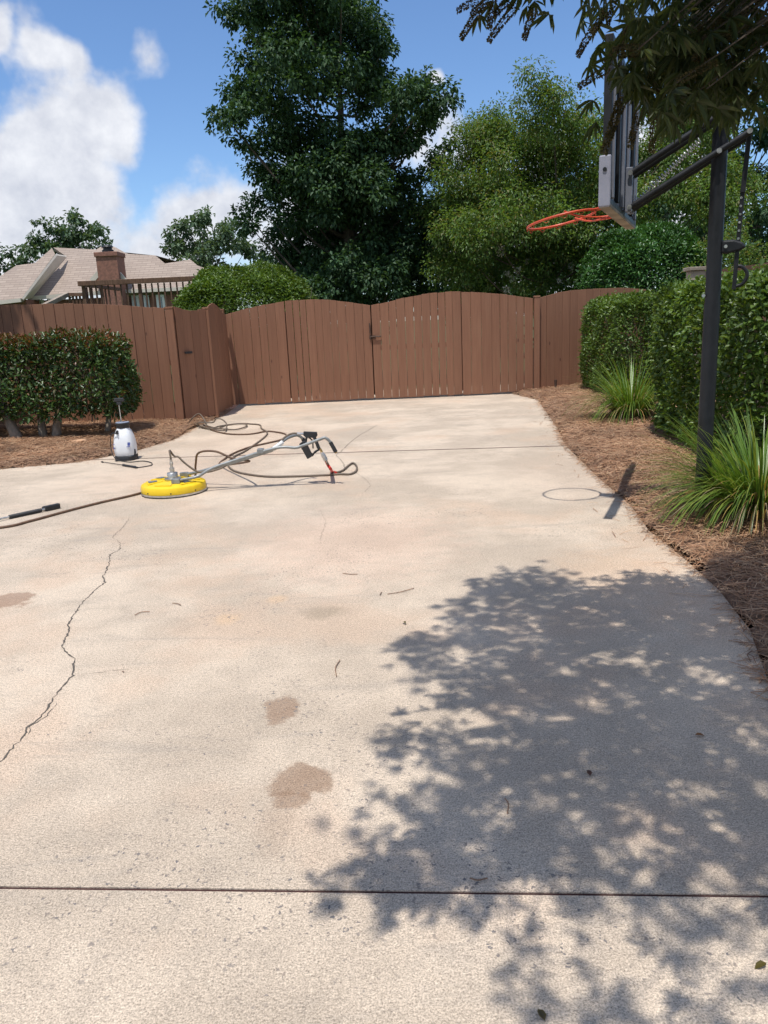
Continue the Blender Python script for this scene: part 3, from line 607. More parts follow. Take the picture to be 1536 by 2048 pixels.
# swivel
sx_, sy_ = cx, cy
mb = MB(); mb.lathe([(.075, .12), (.078, .125), (.078, .138), (.05, .142), (.05, .185), (.046, .19), (.03, .192)], 28, (sx_, sy_, 0)); P(mb, 'swivel_flange', M['steel'], sc, True)
mb = MB(); mb.lathe([(.024, .19), (.024, .235), (.014, .237), (.014, .262), (.018, .264), (.018, .285), (.013, .288), (.013, .315)], 12, (sx_, sy_, 0)); P(mb, 'hose_fitting', M['steel'], sc)
for sg in (-1, 1):
    bx, by = cx+.06, cy+sg*.16
    mb = MB(); mb.box(bx-.03, bx+.05, by-.022, by+.022, .112, .158); P(mb, 'handle_bracket', M['zinc'], sc, bevel=.004)
hp = lambda L, y: [Vector((x, y, z)) for x, y_, z in L]
near = [(-1.912,7.22,0.075),(-1.747,7.22,0.154),(-1.663,7.22,0.194),(-1.574,7.22,0.233),(-1.38,7.22,0.286),(-1.139,7.22,0.351),(-0.972,7.22,0.386),(-0.878,7.22,0.387),(-0.798,7.22,0.378),(-0.712,7.22,0.403),(-0.568,7.22,0.448),(-0.525,7.22,0.46),(-0.494,7.22,0.44),(-0.472,7.22,0.411)]
for i, p in enumerate(near): near[i] = (p[0], 7.12 + min(1, max(0, (p[0]+1.95)/.35))*.1 if i < 4 else 7.24, max(p[2], .135))
near[0] = (cx+.09, 7.11, .14)
mb = MB(); mb.tube(spline(near, 4), .0145, 12); P(mb, 'handle_tube', M['zinc'], sc, True)
far_ = [(-1.991,7.38,0.104),(-1.832,7.38,0.151),(-1.658,7.38,0.192),(-1.411,7.38,0.254),(-1.165,7.38,0.321),(-1.017,7.38,0.363),(-0.956,7.38,0.413),(-0.891,7.38,0.449),(-0.818,7.38,0.46),(-0.781,7.38,0.439),(-0.759,7.38,0.409)]
far_ = [(p[0], (7.43, 7.40, 7.35, 7.30, 7.285, 7.285, 7.33, 7.42, 7.5, 7.53, 7.55)[i], max(p[2], .135)) for i, p in enumerate(far_)]; far_[0] = (cx+.09, 7.43, .14)
mb = MB(); mb.tube(spline(far_, 4), .0145, 12); P(mb, 'handle_tube', M['zinc'], sc, True)
e0 = Vector(near[-1]); e1 = Vector((-0.423,7.24,0.31)); ed = (e1-e0)
mb = MB(); mb.tube([e0-ed*.05, e0+ed*.9], .019, 12); P(mb, 'hand_grip', M['black'], sc, True)
mb = MB(); mb.tube([e0+ed*.9, e1], .013, 10); P(mb, 'grip_end', M['brass'], sc)
f0 = Vector(far_[-1]); fd = Vector((.05, .01, -.13)); mb = MB(); mb.tube([f0-fd*.1, f0+fd], .019, 12); P(mb, 'hand_grip', M['black'], sc, True)
mb = MB(); c = Vector(near[5]); mb.box(c.x-.03, c.x+.03, 7.225, 7.30, c.z-.012, c.z+.03); P(mb, 'hose_clip', M['zinc'], sc, bevel=.004)
mb = MB(); c0 = Vector((-1.025,7.26,0.368)); c1 = Vector((-0.921,7.26,0.435)); mb.tube([c0, c1], .02, 10); P(mb, 'tape_wrap', M['white'], sc)
# trigger gun tied to the handle (extruded outlines)
tg = thing('spray_gun', tuple((-0.627,7.32,0.383)), 'black trigger spray gun tied to the surface cleaner handle', 'spray gun')
gunpx = [(-0.727,7.32,0.517),(-0.6,7.32,0.506),(-0.597,7.32,0.473),(-0.613,7.32,0.454),(-0.597,7.32,0.411),(-0.577,7.32,0.352),(-0.582,7.32,0.343),(-0.61,7.32,0.349),(-0.622,7.32,0.393),(-0.642,7.32,0.451),(-0.679,7.32,0.462),(-0.694,7.32,0.453),(-0.707,7.32,0.396),(-0.669,7.32,0.318),(-0.656,7.32,0.298),(-0.663,7.32,0.274),(-0.707,7.32,0.252),(-0.778,7.32,0.4),(-0.748,7.32,0.418),(-0.719,7.32,0.426),(-0.712,7.32,0.464),(-0.73,7.32,0.479)]
mb = MB(); mb.prism([(x, 7.305, z) for x, y, z in gunpx], (0, .035, 0)); P(mb, 'gun_body', M['black'], tg, bevel=.005)
gd = [(-0.662,7.32,0.293),(-0.641,7.32,0.321),(-0.601,7.32,0.344),(-0.581,7.32,0.357),(-0.577,7.32,0.338),(-0.632,7.32,0.302),(-0.658,7.32,0.269)]
mb = MB(); mb.prism([(x, 7.312, z) for x, y, z in gd], (0, .02, 0)); P(mb, 'trigger_guard', M['black'], tg, bevel=.003)
mb = MB(); mb.tube(spline([(x, 7.322, z) for x, y, z in [(-0.684,7.32,0.458),(-0.661,7.32,0.442),(-0.649,7.32,0.418),(-0.647,7.32,0.375),(-0.648,7.32,0.351)]], 4), .007, 8); P(mb, 'trigger', M['black'], tg, True)
mb = MB(); mb.tube([(x, 7.322, z) for x, y, z in [(-0.79,7.32,0.501),(-0.729,7.32,0.493)]], .011, 8); P(mb, 'inlet_fitting', M['steel'], tg)
cl = [(x, 7.322, z) for x, y, z in [(-0.582,7.32,0.347),(-0.565,7.32,0.308)]]; mb = MB(); mb.tube(cl, .012, 8); P(mb, 'outlet_fitting', M['brass'], tg)
cl = [(x, 7.322, z) for x, y, z in [(-0.57,7.32,0.308),(-0.553,7.32,0.279),(-0.532,7.32,0.229)]]; mb = MB(); mb.tube(cl, [.014, .022, .021], 8); P(mb, 'coupling', M['steel'], tg, bevel=.002)

# ------------------------------------------------------------------ hoses
def hose(name, pts, r, m, label, k=8):
    mb = MB(); mb.tube(spline(pts, k), r, 10); return tag(mb.build(name, M[m], None, True), label, 'hose')
hz = .013
h1 = [(x, 7.32, z) for x, y, z in [(-0.79,7.32,0.501),(-0.833,7.32,0.503),(-0.891,7.32,0.481)]] + [(x, 7.31, z) for x, y, z in [(-0.956,7.31,0.429),(-1.031,7.31,0.375),(-1.129,7.31,0.345),(-1.3,7.31,0.295),(-1.448,7.31,0.244),(-1.547,7.31,0.2),(-1.67,7.31,0.172),(-1.765,7.31,0.181),(-1.832,7.31,0.228),(-1.897,7.31,0.289),(-1.931,7.31,0.329),(-1.972,7.31,0.341),(-2.005,7.31,0.304)]]
h1 = h1[:-1] + [(cx-.005, 7.285, .40), (cx, cy, .35), (cx, cy, .31)]
hose('hose', h1, .0095, 'hose', 'short grey-brown hose from the spray gun to the yellow disc swivel')
h2 = [(x, 7.322, z) for x, y, z in [(-0.532,7.32,0.229),(-0.515,7.32,0.19)]] + [(-0.532,7.945,0.013),(-0.484,7.824,0.013),(-0.411,7.916,0.013),(-0.358,8.19,0.013),(-0.313,8.329,0.013),(-0.27,8.138,0.013),(-0.269,7.854,0.013),(-0.326,7.706,0.013),(-0.428,7.73,0.013),(-0.58,7.713,0.013),(-0.834,7.72,0.013),(-1.144,7.767,0.013),(-1.373,7.927,0.013),(-1.572,8.169,0.013),(-1.702,8.496,0.013),(-1.751,8.793,0.013),(-1.747,9.166,0.013),(-1.685,9.516,0.013),(-1.63,10.193,0.013),(-1.605,10.881,0.013),(-1.656,11.255,0.013),(-1.781,11.622,0.013),(-1.867,12.057,0.013),(-2.01,12.228,0.013),(-2.231,12.368,0.013),(-2.408,12.246,0.013),(-2.473,11.971,0.013)]
hose('hose', h2, .0105, 'hose', 'grey-brown hose looping on the concrete from the red sleeve')
mb = MB(); q = [(x, 7.322, z) for x, y, z in [(-0.532,7.32,0.224),(-0.511,7.32,0.175),(-0.489,7.32,0.14)]] + [(-0.518,7.887,0.013),(-0.473,7.808,0.013)]; mb.tube(spline(q, 5), .0145, 10)
tag(mb.build('hose_sleeve', M['red'], None, True), 'bright red strain-relief sleeve on the hose end', 'sleeve')
h3 = [(-3.114,6.101,0.013)]; h3 = [(h3[0][0]-.6, h3[0][1]-.12, .012)] + [(-3.116,6.105,0.012),(-2.951,6.286,0.012),(-2.775,6.585,0.012),(-2.575,6.89,0.012),(-2.343,7.177,0.012)] + [(-2.1, 7.62, .012), (-1.9, 7.66, .03), (-1.85, 7.62, .2), (-1.78, 7.5, .33), (-1.6, 7.42, .35), (-1.43, 7.38, .28), (-1.28, 7.40, .24)] + [(-1.751,8.6,0.11),(-1.635,8.6,0.156),(-1.463,8.6,0.204),(-1.291,8.6,0.247),(-1.121,8.6,0.279),(-1.052,8.6,0.309)] + [(-1.305,10.786,0.02),(-1.482,11.147,0.02),(-1.671,11.209,0.02),(-1.858,11.013,0.02),(-2.161,11.11,0.02),(-2.46,11.522,0.02),(-2.631,11.915,0.02),(-2.907,12.616,0.02)]
for i, p in enumerate(h3):
    if 13 <= i <= 18: h3[i] = (p[0], p[1], max(.012, min(p[2], .03)))
h3 = h3[:13] + [(-1.814,8.586,0.013),(-1.839,9.017,0.013),(-1.794,9.433,0.013),(-1.672,9.827,0.013),(-1.514,10.072,0.013),(-1.348,10.329,0.013),(-1.296,10.637,0.013),(-1.366,10.954,0.013),(-1.565,11.225,0.013),(-1.679,11.262,0.013),(-1.866,11.065,0.013),(-2.171,11.163,0.013),(-2.471,11.577,0.013),(-2.643,11.971,0.013),(-2.921,12.676,0.013)]
hose('hose', h3, .0105, 'hose_brown', 'brown supply hose entering at the left edge behind the yellow disc')
h4 = [(-3.06, 12.45, .05)] + [(x, y, z) for x, y, z in [(-2.985,12.4,0.131),(-2.899,12.4,0.191),(-2.822,12.3,0.183),(-2.746,12.2,0.097)]] + [(-2.7,12.173,0.02),(-2.438,11.792,0.02),(-2.174,11.591,0.02),(-2.057,11.892,0.02),(-2.125,12.215,0.02),(-2.294,12.274,0.02),(-2.498,12.103,0.02),(-2.601,11.847,0.02),(-2.822,12.155,0.02)] + [(-2.8, 12.0, .1)] + [(x, y, z) for x, y, z in [(-2.587,12.0,0.092),(-2.528,12.0,0.144),(-2.451,12.0,0.14),(-2.36,11.9,0.087)]] + [(-2.327,11.737,0.03),(-2.32,11.458,0.03),(-2.531,11.693,0.03),(-2.817,12.138,0.03),(-3.053,12.654,0.03)]
hose('hose', h4, .0105, 'hose', 'tangled hose coils piled at the foot of the walk-through gate')

# ------------------------------------------------------------------ lance on the left
la = Vector((-3.193,6.435,0.02)); lb = Vector((-3.007,6.652,0.02)); ld = (lb-la).normalized(); ls = Vector((-ld.y, ld.x, 0)); lu = Vector((0, 0, 1))
ln = thing('spray_lance', (la.x, la.y, 0), 'steel spray lance with ribbed black grip lying at the left edge', 'spray lance')
mb = MB(); mb.tube([la-ld*.55, la+ld*.02], .009, 10); P(mb, 'lance_tube', M['steel'], ln, True)
mb = MB(); nn = 40; pts = [la+(lb-la)*(i/nn) for i in range(nn+1)]; mb.tube(pts, [.019 if i % 2 else .0155 for i in range(nn+1)], 12); P(mb, 'ribbed_grip', M['black'], ln)
mb = MB(); mb.tube([lb, lb+ld*.035], .010, 8); P(mb, 'lance_fitting', M['steel'], ln)
b0 = lb+ld*.03; mb = MB()
def lp(a, s): return b0+ld*a+ls*s-lu*.015
mb.prism([lp(0, -.022), lp(.13, -.022), lp(.14, -.012), lp(.14, .012), lp(.13, .02), lp(.0, .02)], (0, 0, .042)); P(mb, 'gun_body', M['black'], ln, bevel=.008)
mb = MB(); mb.prism([lp(-.005, .045), lp(.015, .075), lp(.105, .075), lp(.115, .06), lp(.115, .02), lp(.095, .02), lp(.09, .055), lp(.02, .055), lp(.012, .02), lp(-.005, .02)], (0, 0, .03)); P(mb, 'trigger_guard', M['black'], ln, bevel=.006)
mb = MB(); mb.tube([lp(.015, .02)+lu*.02, lp(.05, .04)+lu*.02, lp(.085, .035)+lu*.02], .006, 6); P(mb, 'trigger', M['black'], ln)

# ------------------------------------------------------------------ pump sprayer
jx, jy = -3.10, 9.36
jug = thing('pump_sprayer', (jx, jy, 0), 'white plastic pump sprayer with black collar and pulled-up pump handle', 'pump sprayer')
mb = MB(); mb.lathe([(.10, 0), (.122, .004), (.124, .05), (.118, .058)], 32, (jx, jy, 0), sq=4); P(mb, 'base', M['black'], jug, True)
mb = MB(); mb.lathe([(.110, .052), (.120, .07), (.124, .12), (.124, .18), (.118, .24), (.106, .30), (.088, .35), (.072, .375), (.066, .39)], 36, (jx, jy, 0), sq=3.2); body = P(mb, 'tank', M['white_plastic'], jug, True)
mb = MB(); mb.lathe([(.074, .385), (.078, .392), (.078, .425), (.085, .43), (.088, .448), (.082, .45)], 32, (jx, jy, 0)); P(mb, 'collar', M['black'], jug, True)
mb = MB(); mb.lathe([(.079, .4505), (.079, .457), (.05, .459), (.05, .454)], 32, (jx, jy, 0)); P(mb, 'funnel_top', M['bluegrey'], jug, True)
mb = MB(); mb.tube([(jx-.012, jy, .45), (jx-.016, jy, .70)], .006, 8); P(mb, 'pump_rod', M['steel'], jug)
mb = MB(); mb.box(jx-.065, jx+.05, jy-.018, jy+.018, .70, .745); mb.box(jx-.04, jx+.02, jy-.016, jy+.016, .662, .70); P(mb, 'pump_handle', M['black'], jug, bevel=.008)
mb = MB(); mb.tube([(jx-.045, jy-.085, .36), (jx-.045, jy-.115, .345), (jx-.04, jy-.12, .325)], [.014, .017, .012], 10); P(mb, 'hose_outlet', M['black'], jug, True)
mb = MB(); mb.tube(spline([(jx-.04, jy-.12, .33), (jx-.10, jy-.11, .34), (jx-.135, jy-.09, .28), (jx-.145, jy-.09, .17), (jx-.125, jy-.11, .08), (jx-.075, jy-.15, .03), (jx, jy-.17, .008)] + [(-2.972,9.103,0.008),(-2.846,9.138,0.008),(-2.706,9.001,0.008),(-2.65,8.824,0.008),(-2.701,8.742,0.008),(-2.768,8.696,0.008)], 8), .0055, 8); P(mb, 'sprayer_hose', M['black'], jug, True)
wa, wb = Vector((-2.763,8.663,0.014)), Vector((-2.995,8.878,0.014)); wc = Vector((-3.328,9.172,0.012))
mb = MB(); mb.tube([wa, wa.lerp(wb, .15), wa.lerp(wb, .5), wb], [.009, .014, .012, .014], 10); P(mb, 'wand_handle', M['black'], jug, True)
mb = MB(); mb.tube([wb, wc], .0045, 8); mb.tube([wc, wc+(wc-wb).normalized()*.03], .009, 8); P(mb, 'wand', M['black'], jug)
mb = MB(); mb.tube([(jx+.115, jy-.05, .05), (jx+.125, jy-.05, .09), (jx+.12, jy-.045, .13)], .012, 8); P(mb, 'foot_clip', M['black'], jug)
mb = MB(); mb.tube([(jx-.038, jy-.116, .08), (jx-.038, jy-.117, .2), (jx-.04, jy-.10, .30)], .006, 6); P(mb, 'moulded_seam', M['white_plastic'], jug, True)
def mark(x0, x1, z0, z1, y, tilt): 
    mb = MB(); mb.prism([(jx+x0, jy+y, z0), (jx+x1, jy+y, z0), (jx+x1, jy+y+tilt, z1), (jx+x0, jy+y+tilt, z1)], (0, -.001, 0)); o = P(mb, 'printed_mark', M['blue_print'], jug)
for x0, x1, z0, z1 in ((-.105, -.085, .205, .211), (-.105, -.09, .165, .172), (-.105, -.085, .15, .162), (.055, .095, .168, .176)): mark(x0, x1, z0, z1, -.127, .004)
mark(.068, .10, .185, .222, -.126, .010)

# rock, fallen bits
mb = MB(); rk = Vector((-4.129,10.471,0.03)); pr_ = [(-.14, -.06), (-.13, .05), (-.04, .09), (.07, .07), (.14, .02), (.13, -.05), (.03, -.09), (-.07, -.08)]
n = len(pr_); rd = random.Random(3); vs_ = []
for sc_, z in ((1.05, -.02), (1.0, .04), (.82, .085)):
    for x, y in pr_: vs_.append((rk.x+x*sc_*1.15+rd.uniform(-.008, .008), rk.y+y*sc_+rd.uniform(-.008, .008), rk.z+z+x*.08+rd.uniform(-.006, .006)))
mb.add(vs_, [tuple(range(n-1, -1, -1)), tuple(range(2*n, 3*n))] + [(l*n+i, l*n+(i+1) % n, (l+1)*n+(i+1) % n, (l+1)*n+i) for l in (0, 1) for i in range(n)])
tag(mb.build('rock', M['rock'], None, bevel=.012), 'flat tan rock in the straw left of the pump sprayer', 'rock')
mb = MB(); rd = random.Random(8)
for pts in [[(-0.24,3.113),(-0.248,3.199),(-0.232,3.281)],[(-0.002,4.131),(0.07,4.154),(0.152,4.211)],[(-1.381,3.979),(-1.358,4.021),(-1.312,4.023)],[(-1.218,4.143),(-1.187,4.131),(-1.161,4.104)],[(-0.272,4.543),(-0.225,4.517),(-0.179,4.511)],[(0.344,2.177),(0.35,2.148),(0.339,2.1)],[(-0.044,4.12),(-0.038,4.152),(-0.032,4.168)],[(0.19,1.823),(0.21,1.814),(0.238,1.82)],[(-1.222,3.263),(-1.216,3.258),(-1.211,3.257)]]:
    mb.tube(spline([(x, y, .006) for x, y in pts], 4), .0022, 5)
tag(mb.build('fallen_needles', M['straw_base']), 'few dry pine needles scattered on the concrete', 'needles', kind='stuff')
lf = np.array([(0.071,3.703,0.006),(0.643,2.279,0.006),(0.3,1.37,0.006),(0.845,1.497,0.006),(1.081,2.503,0.006)]); n = len(lf)
tag(obj('fallen_leaves', leaf_mesh('fallen_leaves', lf, ball(n)*np.array([1,1,.1]), np.array([[0,0,1.]]*n), .035, .018, M['newred'])), 'few small reddish leaves dropped on the concrete', 'leaves', kind='stuff')

# ------------------------------------------------------------------ hedges and shrubs
def box_hedge(name, label, c, size, rot, dens, L, W, m, z0, top_m=None, trunks=(), group=None, rnd_=.16, cat='hedge'):
    """clipped hedge: leaves through a rounded box; c centre xy, size (x,y,height)"""
    t = thing(name, (*c, 0), label, cat, group); sx, sy, sz = size
    hx, hy = sx/2, sy/2; A = 2*sx*sz+2*sy*sz+sx*sy; n = int(dens*A)
    # points on the box surface
    pr_ = np.array([sx*sz, sx*sz, sy*sz, sy*sz, sx*sy*1.2]); fc = rng.choice(5, n, p=pr_/pr_.sum()); u = rng.uniform(-1, 1, n); v = rng.uniform(-1, 1, n)
    X = np.where(fc < 2, u*hx, np.where(fc == 2, -hx, np.where(fc == 3, hx, u*hx))); Yy = np.where(fc == 0, -hy, np.where(fc == 1, hy, v*hy)); Yy = np.where((fc == 2) | (fc == 3), u*hy, Yy)
    Z = np.where(fc == 4, sz, (v*.5+.5)*sz)
    Nn = np.zeros((n, 3)); Nn[fc == 0] = (0,-1,0); Nn[fc == 1] = (0,1,0); Nn[fc == 2] = (-1,0,0); Nn[fc == 3] = (1,0,0); Nn[fc == 4] = (0,0,1)
    # round the corners: pull towards an inset box
    q = np.stack([X, Yy, Z-sz/2], 1); ins = np.array([hx-rnd_, hy-rnd_, sz/2-rnd_]); cl_ = np.clip(q, -ins, ins); d = q-cl_; dl = np.linalg.norm(d, axis=1, keepdims=True)
    q = np.where(dl > rnd_, cl_+d/np.maximum(dl, 1e-6)*rnd_, q); Nn = unit(np.where(dl > 1e-3, d/np.maximum(dl, 1e-6), Nn))
    wav = .035*np.sin(q[:, 0]*5.1+q[:, 2]*4)+.03*np.sin(q[:, 2]*7.3+q[:, 1]*6)+.03*np.sin(q[:, 0]*11+q[:, 1]*9)
    dep = rng.exponential(.06, n); dep = np.where(rng.random(n) < .3, rng.uniform(0, .3, n), dep)-.02; dep = np.where(rng.random(n) < .035, -rng.uniform(.02, .09, n), dep)
    q = q + Nn*(wav-dep)[:, None]; q[:, 2] += sz/2+z0
    cr_, sr_ = math.cos(rot), math.sin(rot); Rz = np.array([[cr_, -sr_, 0], [sr_, cr_, 0], [0, 0, 1]])
    q = q@Rz.T + np.array([c[0], c[1], 0]); Nn = Nn@Rz.T
    T = Nn*.55+ball(n)*.8+np.array([0, 0, .25]); NN = Nn*.5+ball(n)*.55+np.array([0, 0, .75])
    Ls = L*rng.uniform(.6, 1.25, n); Ws = W*rng.uniform(.7, 1.2, n)
    top = (q[:, 2] > z0+sz-.16) & (rng.random(n) < .38) if top_m else np.zeros(n, bool)
    o = obj('foliage', leaf_mesh('foliage', q[~top], T[~top], NN[~top], Ls[~top], Ws[~top], M[m])); world_part(o, t); o['kind'] = 'stuff'
    if top_m:
        T[:, 2] += .6; q[:, 2] += .03
        o = obj('new_growth', leaf_mesh('new_growth', q[top], T[top], NN[top], Ls[top]*.9, Ws[top]*.8, M[top_m])); world_part(o, t); tag(o, 'reddish new leaves along the top', kind='stuff')
    # twigs inside
    mb = MB(); rd = random.Random(4)
    for k in range(int(sx*22)):
        x, y = rd.uniform(-hx*.85, hx*.85), rd.uniform(-hy*.5, hy*.5); z = z0+rd.uniform(-.05, .3); a = rd.uniform(0, 6.28); l = rd.uniform(.25, .5)
        p0 = Vector((x, y, z)); p1 = p0+Vector((math.cos(a)*l*.35, math.sin(a)*l*.35, sz*.5)); p2 = p1+Vector((math.cos(a)*l*.3, math.sin(a)*l*.3, sz*.22))
        mb.tube([Vector((p.x*cr_-p.y*sr_+c[0], p.x*sr_+p.y*cr_+c[1], p.z)) for p in (p0, p1, p2)], [.011, .008, .004], 5)
    P(mb, 'twigs', M['bark'], t)
    for pts, r in trunks:
        mb = MB(); mb.tube(spline(pts, 4), [r*(1.15-.5*i/(4*(len(pts)-1))) for i in range(4*(len(pts)-1)+1)], 9); P(mb, 'trunk', M['bark'], t, True)
    return t
box_hedge('clipped_hedge', 'boxy hedge with reddish top leaves in front of the left fence', (-5.42, 11.45), (3.5, 1.2, 1.12), R(-2), 1700, .075, .036, 'hedge_red', .32, 'newred',
    trunks=[([(-5.08, 10.95, -.02), (-5.2, 11.0, .25), (-5.33, 11.1, .55), (-5.4, 11.2, .9)], .075), ([(-4.62, 11.0, -.02), (-4.58, 11.05, .3), (-4.5, 11.2, .7)], .065), ([(-4.82, 11.1, -.02), (-4.85, 11.15, .3), (-4.9, 11.3, .7)], .06), ([(-4.0, 11.3, -.02), (-3.95, 11.4, .4), (-3.9, 11.4, .8)], .04)])
box_hedge('clipped_hedge', 'square-cut green hedge standing against the right fence', (4.80, 14.1), (1.75, 1.9, 1.58), R(4), 1900, .06, .032, 'hedge', .09)
box_hedge('clipped_hedge', 'large near green hedge behind the hoop pole', (4.24, 7.60), (2.3, 2.9, 1.60), R(-4), 1900, .062, .036, 'hedge', .12)
def clump(name, label, c, n, L, spread, dry, seed, group):
    """arching strap-leaf clump: each blade a ribbon"""
    t = thing(name, c, label, 'plant', group)
    for nm, cnt, m, kk in (('blades', n, 'blade', 1), ('dry_blades', dry, 'blade_dry', .8)):
        a = rng.uniform(0, 2*np.pi, cnt); lean = rng.uniform(.14, 1.0, cnt)**(.8 if kk == 1 else .35); l = L*rng.uniform(.65, 1.12, cnt)*kk
        r0_ = spread*.22*np.sqrt(rng.uniform(0, 1, cnt)); e = np.stack([np.cos(a), np.sin(a), np.zeros(cnt)], 1); s = np.stack([-np.sin(a), np.cos(a), np.zeros(cnt)], 1)
        w = rng.uniform(.008, .0135, cnt); V = []; K = 7; pos = np.array(c)+e*r0_[:, None]; ang = np.pi/2-lean*.75; curl = lean*rng.uniform(1.2, 2.5, cnt)+.2
        for k in range(K+1):
            u = k/K; ww = (w*(1-u**2.2)*.5+.0008)[:, None]; V += [pos-s*ww, pos+s*ww]
            th = ang-curl*u*1.15; pos = pos+(e*np.cos(th)[:, None]+np.array([0, 0, 1])*np.sin(th)[:, None])*(l/K)[:, None]; pos[:, 2] = np.maximum(pos[:, 2], c[2]+.01)
        V = np.stack(V, 1).reshape(-1, 3); o = np.arange(cnt)[:, None]*(2*K+2); F = np.concatenate([o+np.array([[2*k, 2*k+1, 2*k+3, 2*k+2]]) for k in range(K)])
        ob = obj(nm, raw_mesh(nm, V, F, M[m], 4)); world_part(ob, t); ob['kind'] = 'stuff'
    return t
CG = 'strap-leaf clumps in the right bed'
clump('grass_clump', 'yellow-green strap-leaf clump in front of the far right hedge', (3.38, 10.4, .10), 600, .95, 1.0, 170, 1, CG)
clump('grass_clump', 'big green strap-leaf clump at the foot of the hoop pole', (2.62, 5.22, .10), 950, .80, 1.3, 300, 2, CG)

def shrub(name, label, lobes_, m, dens, L, W, base, group=None, quad=True, sub=.3, nsub=22):
    t = thing(name, base, label, 'shrub', group); mb = MB(); skeleton(mb, base, lobes_, .06, .6); P(mb, 'stem', M['bark_dark'], t, True)
    p, T, N = crown_points(lobes_, dens, sub, nsub); n = len(p); T[:, 2] += .5
    o = obj('foliage', leaf_mesh('foliage', p, T, N, L*rng.uniform(.65, 1.25, n), W*rng.uniform(.7, 1.2, n), M[m], quad)); world_part(o, t); o['kind'] = 'stuff'; return t
D1 = (-2.781,16.6,2.836); D2 = (5.765,16.4,3.197)
box_hedge('round_shrub', 'rounded bright green shrub behind the fence beside the deck', (D1[0], 17.6), (3.15, 2.7, D1[2]-.1), 0, 1500, .07, .04, 'bush', .0, rnd_=1.25, cat='shrub')
box_hedge('round_shrub', 'dense dark green dome shrub behind the right fence', (D2[0]+.1, 17.6), (2.6, 2.3, D2[2]), 0, 1400, .08, .042, 'darkbush', .0, rnd_=1.1, cat='shrub')
shrub('loose_shrub', 'loose light green shrub at the right edge behind the hoop pole', [(6.083,14.147,2.427,0.354),(6.435,14.29,2.33,0.354),(6.28,14.354,2.046,0.391),(6.716,14.531,2.028,0.335),(6.023,14.288,1.974,0.335),(6.499,14.507,2.654,0.205),(5.981,13.435,2.676,0.186)], 'myrtle', 2000, .06, .03, (6.6, 14.0, -.1), sub=.4, nsub=30)

# ------------------------------------------------------------------ trees
BIG = [(-1.52,20.111,8.795,1.257),(-0.632,22.82,9.197,1.143),(-2.391,22.502,8.72,0.886),(-2.975,20.569,8.412,0.686),(-2.072,21.483,8.04,1.214),(-0.953,21.308,7.994,1.286),(-0.049,22.076,8.57,0.743),(0.138,22.597,7.837,0.543),(-1.445,19.957,9.877,1.357),(-0.338,19.708,10.047,1.143),(-3.179,22.776,7.521,0.657),(-3.399,21.245,6.9,0.6),(-2.595,22.497,6.982,1.072),(-1.536,19.608,6.765,1.357),(-0.386,21.292,6.948,1.114),(0.313,22.342,7.034,0.657),(0.53,20.469,7.652,0.4),(-2.818,23.192,8.071,0.571),(1.36,23.025,6.991,0.714),(1.648,19.716,6.459,0.657),(1.046,19.697,6.368,0.8),(1.622,21.657,7.301,0.429),(1.988,23.169,6.85,0.314),(1.189,21.049,5.715,0.686),(1.482,20.423,6.033,0.514),(1.871,21.204,6.275,0.357),(-3.371,19.71,6.083,0.6),(-3.019,20.442,5.714,0.6),(-2.238,21.264,5.859,0.943),(-1.232,21.484,5.579,1.214),(-0.206,20.486,5.536,1.086),(0.638,20.477,5.738,0.743),(-3.598,20.431,6.386,0.314),(-2.793,21.346,5.346,0.571),(-1.811,20.701,4.64,1.057),(-0.645,19.682,4.591,1.2),(0.402,22.783,4.729,0.914),(1.214,21.715,4.936,0.6),(-3.171,22.041,4.698,0.486),(-3.278,20.306,4.213,0.371),(-2.692,23.372,4.188,0.629),(-2.405,22.868,3.68,0.743),(-3.114,20.059,3.835,0.4),(-2.524,20.864,4.671,0.4),(-1.356,22.342,3.635,1.057),(-0.306,22.303,3.59,1.2),(0.75,23.158,3.669,0.886),(1.357,21.204,4.138,0.629),(-2.07,22.754,2.848,0.886),(-0.889,22.147,2.606,1.057),(0.179,20.753,2.687,1.086),(1.111,21.833,2.71,0.857),(-2.614,22.953,2.681,0.571),(2.109,22.816,5.558,0.429),(1.84,21.52,5.091,0.571),(2.308,21.838,5.845,0.286),(-1.461,19.731,1.988,1.0),(-0.257,20.522,1.935,1.0),(0.948,22.63,1.882,0.857),(-1.585,21.174,4.141,1.0),(-0.541,20.257,4.096,1.143),(0.247,21.685,4.186,1.0),(-1.124,22.272,3.124,1.143),(-0.068,22.163,3.078,1.143),(0.725,21.024,3.044,1.0),(-2.253,21.268,2.152,0.857),(1.527,21.532,3.261,0.714),(-2.706,22.558,3.192,0.643),(-0.482,21.58,5.189,1.143),(-1.278,21.094,4.861,1.0),(-1.694,21.461,2.513,1.0),(-0.637,19.712,2.339,1.0),(0.423,19.765,2.164,1.0),(1.496,22.273,2.246,0.714)]
BIG = [(-.55+(x+.55)*.92, y, z, r_*.97) for x, y, z, r_ in BIG]
tree('shade_tree', 'tall dark green shade tree rising behind the double gate', 'tree', (-.5, 21.5, -.1), BIG, 'maple', 1000, .125, .075, .24, top_frac=.8, sub=.38, nsub=30)
